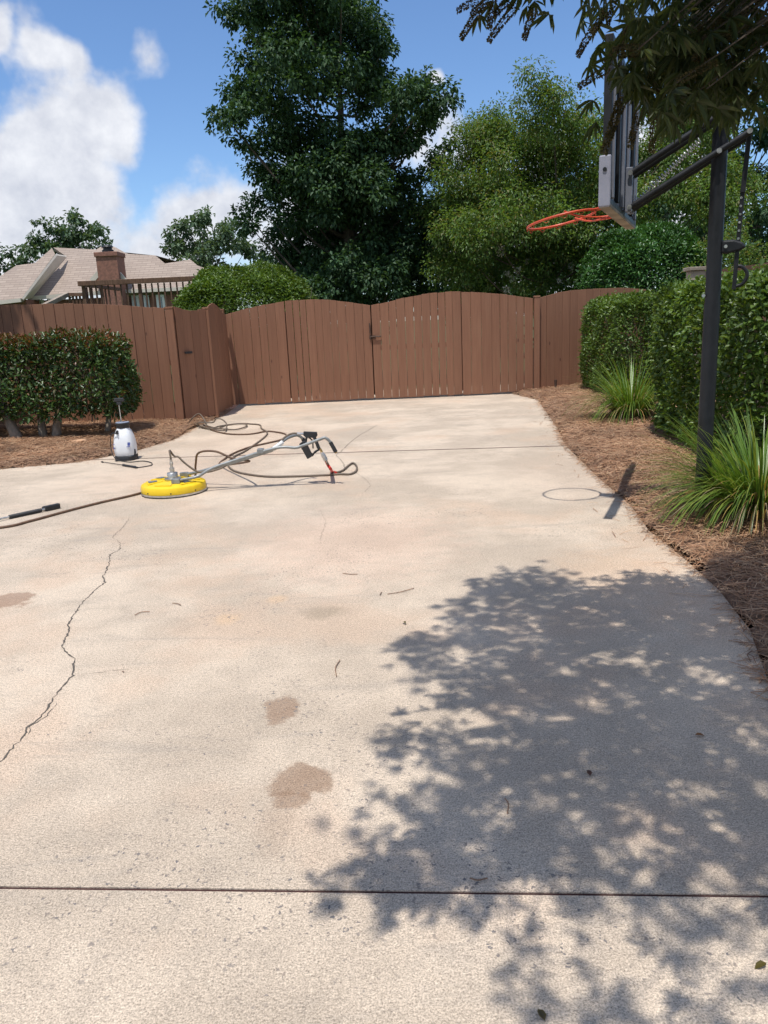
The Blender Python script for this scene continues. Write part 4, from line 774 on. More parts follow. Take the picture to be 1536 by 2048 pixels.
MYR = [(2.62,20.959,5.686,0.648),(3.086,20.933,6.037,0.518),(3.547,18.081,6.018,0.544),(4.009,18.172,5.893,0.518),(2.261,20.574,5.058,0.622),(2.962,20.255,5.136,0.907),(3.779,20.043,5.21,0.907),(4.592,18.886,5.39,0.648),(5.169,19.839,5.633,0.583),(5.745,19.842,5.768,0.583),(6.436,19.76,5.845,0.583),(7.02,18.407,5.715,0.518),(2.126,19.278,4.188,0.713),(2.952,19.159,4.153,0.972),(3.898,20.214,4.223,1.037),(4.84,21.083,4.404,0.972),(5.774,20.938,4.692,0.972),(6.706,19.641,4.871,0.972),(7.522,19.324,4.945,0.777),(1.869,18.758,3.303,0.713),(2.703,18.015,3.154,0.972),(3.661,17.988,3.226,1.037),(4.737,19.388,3.293,1.037),(5.804,18.919,3.585,0.907),(2.089,19.116,2.377,0.777),(3.055,20.754,2.219,0.907),(4.145,19.582,2.287,0.972),(5.235,19.694,2.24,0.907),(7.803,18.656,4.057,0.713),(6.864,17.976,3.875,0.907),(8.297,18.94,3.703,0.777),(7.594,18.337,3.509,0.777),(7.773,19.533,4.608,0.777),(2.623,21.096,5.898,0.454),(3.198,20.058,5.555,0.777),(4.127,18.482,5.41,0.777),(4.828,20.759,5.166,0.777),(1.903,20.45,4.747,0.518),(1.885,20.25,3.976,0.777),(1.858,20.801,2.848,0.777),(2.318,20.341,1.665,0.777),(3.05,20.427,1.633,0.777),(5.96,19.032,2.324,0.777),(6.652,21.039,3.211,0.777),(7.377,20.978,3.066,0.648),(7.039,18.416,5.288,0.777),(3.075,20.313,4.697,0.907),(4.014,20.188,4.767,0.907),(4.948,19.377,4.945,0.777),(4.255,19.597,3.764,0.972),(5.321,19.468,3.941,0.907),(3.066,20.859,3.59,0.907),(2.354,19.503,3.733,0.648),(3.54,20.561,2.66,0.907),(4.624,19.033,2.728,0.907),(5.703,20.725,2.911,0.777),(2.565,20.779,1.889,0.777),(3.66,19.375,1.724,0.777),(6.373,19.717,4.339,0.907),(6.113,20.845,5.112,0.648)]
cm = tree('crape_myrtle', 'crape myrtle with white blossom clusters behind the right fence', 'tree', (3.9, 19.5, -.1), MYR, 'myrtle', 1300, .088, .04, .13, top_frac=.7, sub=.46, nsub=30, seed=3)
def blossom(seed):
    rg = np.random.default_rng(seed); n = 46; q = unit(rg.normal(size=(n, 3)))*np.array([.075, .075, .11])*rg.uniform(.4, 1, (n, 1)); return leaf_mesh('flower_cluster', q, q+rg.normal(size=(n, 3))*.05, rg.normal(size=(n, 3)), .045, .04, M['flower'], False)
bms = [blossom(i) for i in range(3)]; rd = random.Random(6)
for k, (x, y, z) in enumerate([(3.472,18.995,2.517),(3.211,18.984,2.471),(3.323,18.954,2.352),(5.461,19.072,2.829),(5.869,19.299,3.336),(4.124,20.341,5.474),(3.957,20.424,5.812),(4.533,20.562,5.952),(3.301,20.133,5.466),(3.72,19.935,5.078),(4.749,20.713,6.146),(2.725,19.917,5.005),(3.134,18.678,2.068),(3.694,19.049,2.736),(4.692,18.8,2.563),(6.428,20.157,5.562),(3.648,19.117,3.851),(4.634,19.107,3.807),(3.277,20.714,6.151),(4.192,19.793,4.921),(5.01,19.484,4.504),(2.321,19.246,3.538),(5.071,18.963,3.224),(7.455,19.271,4.473),(6.825,19.892,5.324),(7.292,19.845,5.131),(4.446,19.876,5.256),(2.799,19.238,4.34),(5.394,19.649,5.171),(3.009,18.797,2.967),(4.115,18.84,3.143),(5.746,19.15,3.984),(4.362,18.616,2.234),(3.432,19.529,4.687),(5.081,20.556,5.928),(2.052,19.426,3.848),(6.132,19.749,5.16),(6.679,20.212,5.784)]):
    o = obj('flower_cluster', bms[k % 3]); o.location = Vector((x, y+.35, z))-cm.location; o.parent = cm; s = rd.uniform(.7, 1.15); o.scale = (s, s, s); o.rotation_euler = (rd.uniform(-.6, .6), rd.uniform(-.6, .6), rd.uniform(0, 6))
tree('far_tree', 'layered far tree rising behind the house roof', 'tree', (-30, 62, -.1), [(-24.743,61.471,7.836,1.236),(-23.084,60.953,8.841,1.236),(-22.933,62.453,9.901,0.824),(-24.131,60.717,9.42,0.824),(-22.235,62.108,9.517,0.906),(-22.007,61.597,8.437,1.236),(-25.362,60.674,7.502,1.03),(-20.808,62.022,8.922,0.824),(-20.081,60.612,8.712,0.659),(-20.551,61.801,8.015,0.906),(-19.609,60.71,7.974,0.494),(-26.038,60.772,6.806,0.824),(-23.237,61.774,7.771,1.648),(-26.36,62.981,7.183,0.659)], 'far', 330, .34, .2, .3, group='far trees beyond the house', sub=.42, nsub=9)
tree('far_tree', 'far tree cut off by the left picture edge beside the roof', 'tree', (-33, 60, -.1), [(-27.223,59.344,7.773,0.638),(-27.153,61.11,7.071,0.957),(-28.008,59.103,7.458,1.196),(-26.745,60.492,6.174,0.877),(-27.873,59.004,6.046,1.196),(-26.095,59.394,5.615,0.797)], 'far', 330, .34, .2, .3, group='far trees beyond the house', sub=.42, nsub=9)
tree('far_tree', 'round-topped far tree between the house and the big shade tree', 'tree', (-13, 48, -.1), [(-11.503,47.889,6.632,0.829),(-10.556,47.62,7.283,0.829),(-9.669,46.916,7.383,0.829),(-8.81,49.1,7.209,0.829),(-7.974,46.519,6.758,0.893),(-11.27,48.008,6.065,0.957),(-10.072,49.195,6.292,1.276),(-8.635,46.742,5.951,1.276),(-7.463,48.163,5.901,0.957),(-11.74,48.35,5.805,0.638),(-9.624,46.623,4.869,1.276),(-6.63,47.637,5.303,0.957)], 'far', 480, .28, .17, .3, group='far trees beyond the house', sub=.4, nsub=12)
tree('shade_tree', 'dark tree filling the right edge behind the hoop arms', 'tree', (13, 25, -.1), [(11.032,25.228,5.3,0.997),(11.739,24.772,5.967,1.163),(12.428,25.25,4.818,1.163),(11.259,24.06,4.154,0.997),(12.21,26.003,3.68,1.163),(10.537,26.035,6.017,0.748),(10.197,25.491,6.718,0.665),(11.372,23.913,6.941,0.997),(12.585,25.066,6.619,1.163),(10.756,24.449,4.888,0.831),(11.635,24.2,3.122,0.997),(12.766,26.449,2.483,1.163),(11.03,26.589,7.629,0.831),(12.054,23.543,7.72,0.997),(10.519,26.153,3.753,0.997),(10.011,25.33,4.636,0.831),(9.786,24.621,6.049,0.831),(10.88,24.308,2.86,0.997)], 'maple', 900, .16, .09, .2, sub=.38, nsub=12, seed=5)

tree('shade_tree', 'leafy shade tree left of the hedge that shades the end of the left fence', 'tree', (-9.0, 9.6, -.1), [(-7.15, 11.3, 7.4, 1.3), (-6.9, 7.5, 6.8, 1.35), (-8.2, 11.6, 7.2, 1.3), (-7.6, 9.4, 7.8, 1.3), (-9.0, 9.6, 8.6, 1.8), (-9.2, 10.6, 7.2, 1.5), (-8.6, 8.2, 7.0, 1.5), (-8.0, 7.0, 6.6, 1.2)], 'maple', 650, .16, .09, .2, sub=.44, nsub=26, seed=8)

FT = 'dark trees far behind the crape myrtle'
tree('backdrop_tree', 'dark tree far behind the left side of the crape myrtle', 'tree', (5.0, 32, -.1), [(2.289,31.196,4.678,1.276),(3.474,32.455,5.181,1.276),(4.645,32.324,5.314,1.276),(5.813,31.95,4.897,1.276),(2.25,31.318,3.37,1.276),(3.636,32.702,3.498,1.489),(5.021,32.739,3.627,1.489),(6.402,32.03,3.567,1.489),(2.614,32.012,2.209,1.276),(4.21,31.367,2.139,1.489),(6.007,30.808,2.06,1.489)], 'maple', 380, .22, .13, .22, group=FT, sub=.44, nsub=16)
tree('backdrop_tree', 'dark tree far behind the basketball rim', 'tree', (11.0, 33, -.1), [(8.013,34.1,4.726,1.425),(9.419,32.137,5.046,1.425),(10.825,31.857,5.176,1.425),(12.228,34.197,5.305,1.425),(7.83,32.242,3.189,1.425),(9.257,32.089,3.322,1.425),(11.09,33.363,3.437,1.425),(12.706,32.63,3.755,1.425),(13.896,33.935,4.282,1.316),(8.256,32.356,1.987,1.425),(10.321,34.103,1.897,1.425),(13.195,32.567,2.168,1.316)], 'maple', 380, .22, .13, .22, group=FT, sub=.44, nsub=16)

# ------------------------------------------------------------------ chaste tree overhead, right of the camera
TW = [(-0.0,0.5,3.15),(1.92,3.28,2.69),(-0.13,0.66,4.91),(1.21,1.55,5.06),(0.15,2.82,3.43),(0.65,0.74,3.1),(1.13,2.34,5.01),(0.14,2.73,3.34),(0.1,0.65,3.84),(0.86,0.94,5.19),(0.74,1.2,2.16),(1.23,2.29,3.08),(0.09,1.9,2.56),(0.16,1.28,2.35),(1.87,2.4,5.05),(2.0,3.31,4.76),(1.05,2.92,2.4),(0.31,2.05,4.91),(1.32,2.37,3.12),(1.77,3.51,3.44),(1.92,2.32,3.17),(1.1,1.85,3.8),(0.53,0.46,4.67),(0.93,1.88,2.95),(1.28,2.36,2.55),(1.35,2.26,4.03),(0.53,2.21,4.31),(0.49,2.49,2.78),(0.32,1.59,3.07),(1.75,3.04,4.09),(1.6,2.2,4.94),(-0.24,0.86,4.98),(0.56,2.18,4.01),(0.32,1.06,5.12),(0.35,0.68,2.34),(-0.48,0.57,4.74),(1.94,2.37,4.93),(-0.18,1.94,2.43),(0.13,2.76,3.26),(0.8,1.39,5.19),(2.17,3.01,2.47),(2.06,2.75,3.09),(2.02,3.31,4.33),(1.99,3.02,2.84),(1.83,2.15,4.61),(-0.17,2.53,4.89),(1.47,3.17,3.38),(0.29,2.59,3.07),(1.26,2.19,4.72),(-0.44,1.02,2.84),(1.09,0.88,3.21),(0.21,2.37,3.1),(2.14,2.95,3.58),(0.34,1.51,2.77),(2.09,3.25,5.03),(1.05,2.31,2.92),(-0.41,0.96,5.07),(0.28,1.36,3.77),(0.15,2.76,3.83),(0.63,2.89,3.73),(1.01,0.92,2.76),(0.53,1.11,2.78),(0.49,0.95,4.49),(1.44,2.49,2.76),(-0.12,1.99,3.07),(-0.26,2.45,3.62),(0.74,2.55,5.02),(0.02,1.77,4.47),(0.79,1.81,4.28),(0.9,1.49,4.15),(1.19,2.46,2.87),(0.15,1.02,4.06),(-0.49,0.93,3.43),(1.48,2.53,2.37),(0.62,2.04,3.41),(1.73,2.51,2.48),(0.23,0.15,4.26),(1.49,2.73,4.47),(2.26,3.19,2.47),(1.43,1.5,4.27),(0.17,1.45,3.07),(1.15,2.95,3.97),(1.47,3.0,3.62),(2.21,3.4,4.32),(2.34,3.19,2.66),(1.71,2.86,2.78),(1.44,2.27,3.51),(1.92,3.44,3.12),(0.08,2.11,2.7),(0.85,0.68,3.72),(0.97,2.55,4.4),(2.31,3.07,3.32),(1.55,1.81,3.11),(1.2,1.97,3.97),(-0.1,2.33,4.24),(0.29,1.73,4.95),(1.81,2.2,3.88),(1.65,2.46,5.09),(1.55,1.75,3.8),(0.63,3.04,3.19),(0.9,2.21,4.12),(-0.23,0.64,4.57),(0.12,1.84,3.12),(0.68,1.76,2.5),(0.9,1.4,3.67),(0.85,2.93,3.09),(0.57,2.11,3.06),(2.49,3.56,2.6),(1.66,2.98,3.05),(0.18,1.7,2.3),(0.29,2.68,4.94),(0.82,0.99,3.97),(1.03,2.59,4.56),(0.83,2.75,4.37),(-0.36,0.89,3.57),(0.13,1.65,3.49),(1.92,3.3,2.38),(1.36,2.48,3.04),(0.63,0.42,4.23),(0.9,2.93,2.92),(0.72,3.2,3.38),(0.79,0.51,4.98),(0.67,3.0,3.15),(-0.41,0.62,4.92),(1.42,2.36,4.22),(0.77,2.01,4.14),(1.13,1.82,3.92),(-0.4,1.02,2.88),(1.58,2.68,3.32),(1.47,3.1,3.93),(0.44,1.77,3.61),(0.22,0.43,4.61),(0.23,0.53,3.57),(1.24,2.02,3.77),(0.35,2.69,3.15),(0.01,1.49,3.7),(0.8,2.75,4.0),(0.5,1.07,4.39),(1.14,3.2,2.4),(1.56,2.46,2.72),(1.02,1.21,4.62),(0.12,2.5,3.14),(0.11,2.64,5.1),(1.44,2.04,2.97),(0.29,2.04,3.14),(0.47,1.47,3.61),(0.55,2.36,4.09),(1.13,1.87,2.91),(1.24,2.64,5.09),(1.52,2.23,2.53),(0.73,1.57,2.86),(0.93,2.82,3.44),(0.47,1.3,3.14),(0.12,3.17,3.66),(0.7,0.92,3.0),(0.14,0.84,3.48),(0.89,2.05,2.65),(2.32,3.07,3.08),(1.52,3.32,2.54),(0.94,1.27,3.42),(1.94,2.31,3.91),(0.44,2.07,3.28),(0.93,2.31,2.61),(0.7,1.59,5.07),(-0.07,0.95,3.58),(-0.4,0.72,4.87),(1.78,2.49,4.54),(0.96,2.83,3.4),(1.0,1.41,3.34),(1.99,3.04,4.59),(1.11,2.07,4.24),(0.92,1.87,5.17),(0.9,2.71,4.39),(0.04,2.15,4.68),(0.41,1.1,2.56),(1.87,2.6,2.21),(0.61,0.77,3.78),(0.25,1.07,3.51),(0.31,1.79,3.9),(0.77,1.15,3.69),(1.08,0.92,3.02),(-0.1,2.29,3.53),(0.42,2.37,3.36),(1.04,2.95,3.98),(2.13,2.79,3.92),(0.72,1.44,3.67),(1.15,1.26,2.74),(1.27,2.85,3.06),(0.77,1.19,4.04),(1.08,2.92,3.42),(1.13,2.95,3.66),(1.66,3.27,4.39),(0.93,1.04,4.95),(2.38,3.94,2.36),(0.9,1.51,4.3),(0.72,2.66,3.96),(0.85,2.15,4.99),(-0.21,1.28,2.57),(0.71,2.41,4.44),(-0.28,1.09,4.11),(2.03,3.32,3.2),(0.2,3.05,4.61),(-0.37,0.8,4.22),(0.57,1.21,4.41),(2.04,2.57,4.04),(1.24,1.62,2.36),(1.63,3.12,3.19),(0.76,0.88,3.48),(0.14,1.11,2.7),(1.85,2.94,4.93),(0.34,2.38,4.88),(0.84,1.8,2.48),(0.16,0.83,4.99),(0.6,2.12,3.24),(0.62,2.98,3.06),(0.24,1.98,4.4),(0.47,3.13,3.98),(1.65,3.08,3.03),(0.35,2.39,3.47),(0.49,0.49,4.87),(0.29,2.15,5.12),(0.44,1.21,3.94),(0.03,2.46,3.52),(0.28,1.54,3.03),(0.37,2.65,4.8),(1.41,2.66,3.2),(0.26,2.28,2.72),(1.51,2.91,4.55),(0.42,3.13,3.63),(-0.02,1.81,4.98),(2.08,2.81,3.0),(0.58,1.72,3.47),(0.18,2.51,2.87),(0.56,0.5,5.16),(1.37,1.69,4.95),(1.34,2.48,3.53),(0.54,1.54,4.84),(0.3,2.41,4.96),(0.53,1.54,2.87),(-0.1,2.14,4.62),(0.11,1.62,4.75),(1.58,3.1,4.51),(0.88,1.52,2.94),(1.2,1.12,2.82),(0.94,1.59,3.72),(1.93,3.59,3.53),(0.84,3.02,3.01),(1.56,2.16,3.58),(0.96,1.56,4.42),(0.76,0.58,4.94),(1.97,3.31,4.41),(-0.03,1.01,3.35),(-0.28,2.22,3.39),(2.34,3.22,3.19),(2.16,3.26,2.71),(1.5,1.82,3.07),(0.95,1.39,2.28),(-0.1,0.83,3.74),(0.07,1.31,3.2),(0.59,2.08,2.69),(2.0,3.38,2.66),(0.61,0.89,4.53),(0.38,1.1,3.55),(1.21,3.0,2.98),(0.84,2.76,4.62),(1.15,2.07,3.0),(-0.07,0.7,3.09),(1.89,2.65,3.12),(2.18,2.9,5.09),(0.5,2.15,4.16),(0.94,1.3,4.79),(-0.27,0.97,2.9),(-0.02,0.51,2.51),(0.16,3.31,3.01),(2.1,3.27,4.58),(0.64,3.02,3.14),(-0.23,0.89,3.15),(2.12,2.93,3.7),(-0.14,1.65,3.05),(1.59,2.0,3.24),(0.66,1.15,2.72),(0.04,1.4,2.67),(1.63,1.79,3.11),(0.51,0.44,3.69),(1.37,1.45,3.63),(1.37,2.12,3.04),(1.82,1.94,5.1),(0.83,1.54,2.37),(1.04,2.18,3.15),(1.73,2.18,2.94),(1.76,2.04,2.83),(1.34,2.14,2.72),(-0.14,2.01,3.98),(1.14,1.64,4.0),(0.78,1.81,3.64),(1.18,2.65,4.5),(1.69,2.14,4.08),(1.64,2.04,4.46),(1.35,2.42,3.68),(0.54,0.22,4.89),(1.04,2.63,2.83),(0.28,2.29,2.8),(0.51,0.55,5.1),(0.83,3.17,3.07),(0.06,1.71,4.87),(0.45,2.17,5.02),(0.83,1.24,3.41),(1.7,1.96,4.92),(1.32,2.42,4.59),(1.82,2.97,3.38),(0.93,2.91,3.59),(0.29,2.59,4.34),(0.01,1.59,2.26),(2.26,2.87,3.03),(0.56,2.54,2.85),(0.09,1.51,4.63),(0.16,1.25,4.58),(2.06,2.45,4.08),(-0.37,1.16,3.45),(0.94,1.09,2.33),(0.43,1.54,3.39),(0.58,1.19,4.25),(1.13,3.16,2.55),(0.35,3.22,4.0),(0.7,1.32,5.12),(0.41,1.28,2.85),(0.95,2.95,3.04),(-0.71,0.55,4.94),(-0.02,1.55,2.88),(-0.34,2.02,4.16),(0.48,2.63,3.41),(0.42,1.05,2.78),(0.0,2.19,3.48),(1.06,0.93,5.05),(1.07,1.29,2.59),(0.77,2.55,4.84),(0.22,0.36,4.5),(1.07,1.18,5.04),(0.17,2.78,5.06),(0.8,2.71,3.8),(1.29,1.65,3.97),(-0.02,1.73,4.69),(1.64,2.27,3.22),(0.41,3.1,3.23),(0.86,2.3,3.44),(0.13,1.02,3.37),(1.88,2.6,3.96),(0.12,1.65,3.05),(-0.28,1.36,4.99),(1.2,2.75,4.09),(-0.46,1.61,5.14),(1.12,1.29,2.26),(0.05,2.59,3.8),(1.26,2.49,2.96),(0.32,0.63,3.99),(0.01,2.6,4.98),(0.87,2.18,3.9),(-0.28,2.47,3.29),(1.19,2.04,4.61),(0.44,2.23,4.51),(2.02,3.32,2.69),(1.15,1.04,2.5),(0.54,1.57,2.67),(-0.03,1.94,3.47),(0.62,2.01,2.7),(0.37,2.17,4.16),(0.27,1.16,3.15),(-0.4,2.01,4.67),(0.2,1.27,4.4),(1.63,2.89,3.18),(0.31,0.02,4.89),(1.56,2.23,5.08),(-0.04,2.12,4.56),(1.27,2.24,3.68),(0.7,0.82,3.89),(0.45,1.16,4.89),(0.92,1.63,4.95),(2.25,3.22,3.98),(0.91,2.11,4.95),(0.02,2.07,3.38),(0.53,1.47,4.3),(0.53,1.12,4.99),(0.67,1.48,3.06),(0.12,1.59,2.87),(0.29,1.56,3.93),(0.28,1.06,4.11),(0.15,1.19,3.55),(2.39,3.68,3.38),(1.1,1.47,3.18),(1.46,2.27,2.29),(2.18,2.9,3.66),(1.35,3.26,2.33),(-0.33,0.98,4.87),(0.75,2.59,2.75),(1.05,2.88,3.58),(0.46,2.63,3.01),(0.76,1.19,3.27),(1.06,1.28,3.12),(0.0,1.51,3.13),(2.23,3.03,2.8),(0.76,2.1,3.15),(0.49,1.62,3.61),(1.87,2.73,3.08),(-0.26,0.96,3.0),(-0.17,2.18,3.29),(0.46,2.11,4.43),(2.24,3.12,3.04),(-0.07,0.38,4.91),(0.12,1.12,3.09),(0.66,2.12,5.03),(0.75,3.0,2.84),(-0.1,2.05,4.9),(0.22,2.16,3.11),(2.06,3.07,3.17),(1.91,3.22,5.16),(0.75,1.15,4.77),(0.09,2.19,2.56),(1.16,1.49,3.04),(1.61,2.09,5.16),(1.85,2.12,3.71),(-0.2,2.24,4.15),(0.9,0.93,4.72),(-0.35,1.62,3.2),(2.16,3.66,3.04),(1.28,1.26,3.16),(0.25,2.46,3.04),(0.63,0.84,4.75),(-0.21,1.79,2.43),(0.11,1.12,5.09),(1.07,1.38,5.19),(1.5,1.93,3.01),(1.64,2.05,3.27),(0.92,2.71,3.09),(0.64,0.87,3.83),(0.46,0.52,4.22),(1.51,2.66,3.09),(1.64,2.76,2.81),(-0.18,2.47,4.44),(1.16,1.58,5.15),(0.39,0.72,2.59),(0.38,2.34,4.1),(0.71,1.24,5.06),(1.02,2.34,3.16),(0.58,0.87,3.48),(1.73,2.71,4.18),(0.58,0.69,4.17),(1.38,2.85,5.13),(0.45,1.01,3.53),(0.21,2.64,4.19),(0.73,0.94,4.56),(0.13,2.57,4.19),(0.93,0.96,2.96),(0.57,1.61,3.64),(0.48,1.3,3.7),(0.3,2.27,3.14),(2.08,3.63,2.55),(2.12,3.1,4.03),(0.28,3.1,3.41),(1.75,2.21,2.58),(-0.09,1.49,4.88),(-0.56,1.14,4.87),(-0.1,1.36,2.96),(0.48,0.94,4.37),(0.37,2.79,3.98),(-0.34,0.08,3.98),(0.42,3.01,4.23),(-0.31,2.31,3.69),(-0.1,1.57,4.27),(0.61,1.31,4.67),(1.26,2.87,2.85),(-0.17,1.95,3.93),(-0.13,0.91,3.06),(0.46,2.14,3.14),(1.35,2.59,3.29),(1.05,1.81,4.75),(0.27,1.06,3.83),(0.65,0.75,3.17),(0.49,2.53,3.02),(0.06,2.95,4.02),(-0.28,2.26,4.38),(0.61,1.19,4.41),(0.03,1.31,3.86),(0.7,1.25,2.2),(0.65,2.39,3.98),(2.18,3.26,3.74),(2.06,2.75,2.21),(0.4,2.25,3.35),(0.14,2.65,4.37),(0.25,2.02,5.17),(0.36,1.62,3.03),(0.45,2.74,3.59),(1.7,3.22,3.1),(0.61,1.33,4.52),(0.96,2.42,3.2),(0.08,1.69,4.05),(2.21,3.43,2.38),(1.67,2.93,5.07),(-0.26,0.97,3.13),(0.44,1.71,3.12),(1.17,0.93,4.2),(1.47,2.75,3.05),(1.21,1.62,2.22),(0.48,0.76,4.51),(-0.17,2.11,4.49),(0.56,3.26,2.98),(1.14,2.71,3.61),(0.95,1.0,4.0),(1.44,1.6,3.51),(-0.15,2.38,4.74),(0.48,2.82,4.76),(0.3,2.28,4.48),(0.48,3.22,3.02),(1.09,2.15,2.69),(0.93,2.73,3.75),(-0.22,2.45,5.16),(0.49,1.08,4.93),(0.8,1.43,2.25),(1.31,2.44,3.27),(1.36,2.69,4.74),(1.39,3.18,3.13),(0.45,2.25,4.86),(0.71,0.63,5.07),(1.68,2.08,2.89),(0.36,0.75,4.61),(1.22,1.62,4.94),(1.24,1.85,4.23),(0.56,1.82,3.61),(0.17,0.98,3.49),(1.2,2.7,3.51),(-0.18,-0.03,5.1),(1.47,1.85,4.45),(0.31,1.47,5.2),(1.07,3.22,2.43),(0.78,2.04,2.84),(1.48,2.6,2.78),(1.0,2.36,2.71),(0.43,0.65,4.8),(1.84,3.28,4.97),(0.28,0.86,5.03),(0.75,1.18,3.15),(0.85,2.1,4.85),(0.05,2.92,3.02),(0.36,1.89,4.17),(0.89,1.61,5.12),(1.02,2.4,3.83),(0.56,1.3,4.86),(1.05,1.35,4.04),(1.02,0.64,4.49),(1.23,1.83,4.22),(0.35,1.54,3.52),(0.7,1.92,3.68),(1.41,3.01,2.92),(-0.44,0.82,3.57),(1.59,2.93,4.04),(0.62,1.29,4.29),(0.18,2.35,3.03),(1.39,2.81,3.76),(1.03,1.89,2.36),(1.57,2.56,2.93),(1.7,3.01,4.4),(0.78,2.05,4.38),(-0.18,1.0,4.98),(-0.2,1.15,3.26),(0.96,0.97,4.45),(-0.42,2.19,4.31),(-0.37,1.02,4.28),(-0.07,2.58,5.11),(0.22,1.5,2.78),(-0.06,0.48,4.61),(0.06,1.63,3.65),(1.56,3.28,3.18),(-0.17,1.84,3.74),(0.84,2.68,3.36),(-0.05,2.17,2.53),(0.78,2.99,3.04),(0.88,1.15,2.12),(0.8,1.73,3.53),(-0.02,1.03,4.37),(0.57,2.41,3.2),(-0.04,0.78,4.06),(0.32,1.46,5.04),(1.34,2.41,4.84),(0.5,1.07,3.19),(1.13,3.38,2.7),(1.02,2.36,4.64),(-0.31,1.69,3.08),(0.04,3.12,4.09),(2.01,3.07,4.84),(0.17,2.79,4.87),(0.04,2.81,5.11),(0.14,2.86,3.67),(1.2,2.76,2.73),(-0.35,0.54,4.35),(-0.14,1.28,2.38),(0.6,1.47,4.07),(1.38,2.17,3.92),(1.52,1.9,2.76),(1.26,2.44,4.04),(0.37,3.06,4.67),(1.66,2.95,3.03),(-0.36,1.04,3.09),(1.15,2.03,3.32),(0.05,1.54,4.33),(0.56,2.15,4.13),(0.02,2.59,5.19),(-0.27,0.98,4.05),(0.49,1.46,3.49),(1.15,2.97,3.56),(0.68,1.92,3.42),(1.98,2.79,3.85),(1.84,2.77,4.82),(0.91,1.56,2.53),(0.18,-0.11,4.42),(1.95,3.44,3.45),(0.55,2.12,3.89),(0.8,0.63,4.92),(0.6,2.02,4.62),(1.21,1.16,3.03),(2.04,3.28,3.62),(1.5,2.26,2.93),(1.03,0.98,2.87),(0.28,0.97,3.59),(2.18,3.47,3.93),(0.36,2.49,4.14),(-0.02,1.01,3.2),(1.67,2.58,2.73),(1.1,2.4,3.2),(2.01,2.61,4.4),(0.15,1.73,4.52),(0.78,0.67,2.33),(0.0,2.01,3.18),(1.89,3.26,3.07),(-0.09,1.15,4.18),(2.41,3.43,3.89),(0.04,2.32,4.81),(1.26,2.17,2.94),(0.23,2.5,4.23),(1.17,2.39,3.03),(1.71,2.41,3.08),(-0.23,1.52,3.5),(1.23,3.0,2.5),(1.15,3.37,2.42),(1.09,2.79,2.23),(1.25,3.03,2.24),(1.39,3.31,2.35),(1.23,3.04,2.29),(1.25,3.48,2.73),(1.0,3.01,2.39),(1.14,2.67,2.23),(1.25,3.23,2.58),(1.49,3.4,2.37),(1.27,3.27,2.62),(1.02,2.65,2.14),(1.13,2.96,2.3),(1.16,3.1,2.33),(1.48,3.17,2.41),(1.22,2.59,2.19),(1.2,3.39,2.46),(0.94,2.77,2.24),(1.01,2.73,2.32),(0.94,2.81,2.25),(1.29,3.12,2.54),(1.08,2.6,2.24),(1.42,3.04,2.54),(1.43,3.13,2.47),(0.98,3.25,2.51),(1.21,3.36,2.32),(1.11,3.47,2.56),(1.06,2.9,2.28),(1.26,3.41,2.53),(0.84,2.63,2.27),(0.96,2.85,2.23),(1.55,3.45,2.51),(1.16,2.64,2.17),(1.15,3.31,2.55),(0.93,2.54,2.15),(1.06,3.27,2.42),(1.14,3.03,2.52),(0.89,3.06,2.56),(1.64,3.52,2.67),(1.19,2.61,2.24),(1.13,2.65,2.2),(1.01,2.81,2.39),(1.23,3.45,2.68),(1.05,2.73,2.34),(1.11,3.48,2.62),(1.16,2.85,2.43),(1.18,3.13,2.58),(1.38,3.39,2.56),(1.51,3.37,2.61),(1.16,2.91,2.38),(1.05,2.69,2.32),(0.95,3.46,2.73),(1.61,3.43,2.34),(0.92,3.09,2.53),(1.09,2.74,2.24),(1.2,3.22,2.26),(1.22,3.38,2.32),(1.31,3.22,2.63),(1.14,2.63,2.3),(1.05,2.93,2.42),(1.02,2.54,2.13),(1.14,3.29,2.56),(0.94,2.62,2.33),(1.31,2.85,2.28),(1.15,3.08,2.33),(0.98,2.76,2.33),(1.41,3.5,2.4),(0.97,2.79,2.3),(1.4,3.24,2.59),(1.15,3.43,2.72),(0.89,2.78,2.32),(1.36,3.25,2.54),(0.84,2.72,2.47),(0.52,3.05,2.61),(0.62,3.05,2.58)]
rt = random.Random(31); SEEN = set(TW)
for _ in range(300):  # extra out-of-view twigs, added to block sky light above the tree shadow
    a, q = rt.uniform(0, 6.283), math.sqrt(rt.random()); TW.append((round(2.9+1.9*q*math.cos(a), 2), round(1.5+2.3*q*math.sin(a), 2), round(rt.uniform(2.5, 4.6)+(1-q)*.8, 2)))
TW = [p for p in TW if not (p[0] < 2.6 and p not in SEEN and p[1] > 1.6 and p[2] < 1.7+p[1]*.42)]
ct = thing('chaste_tree', (2.9, 2.2, 0), 'chaste tree overhanging the driveway from the right with finger-like leaves', 'tree')
tb = [Vector((2.9, 2.2, -.02)), Vector((2.86, 2.22, .6)), Vector((2.8, 2.25, 1.2)), Vector((2.7, 2.3, 1.8))]
mb = MB(); mb.tube(spline(tb, 4), [.11-.004*i for i in range(13)], 10)
rd = random.Random(17)
hubs = []
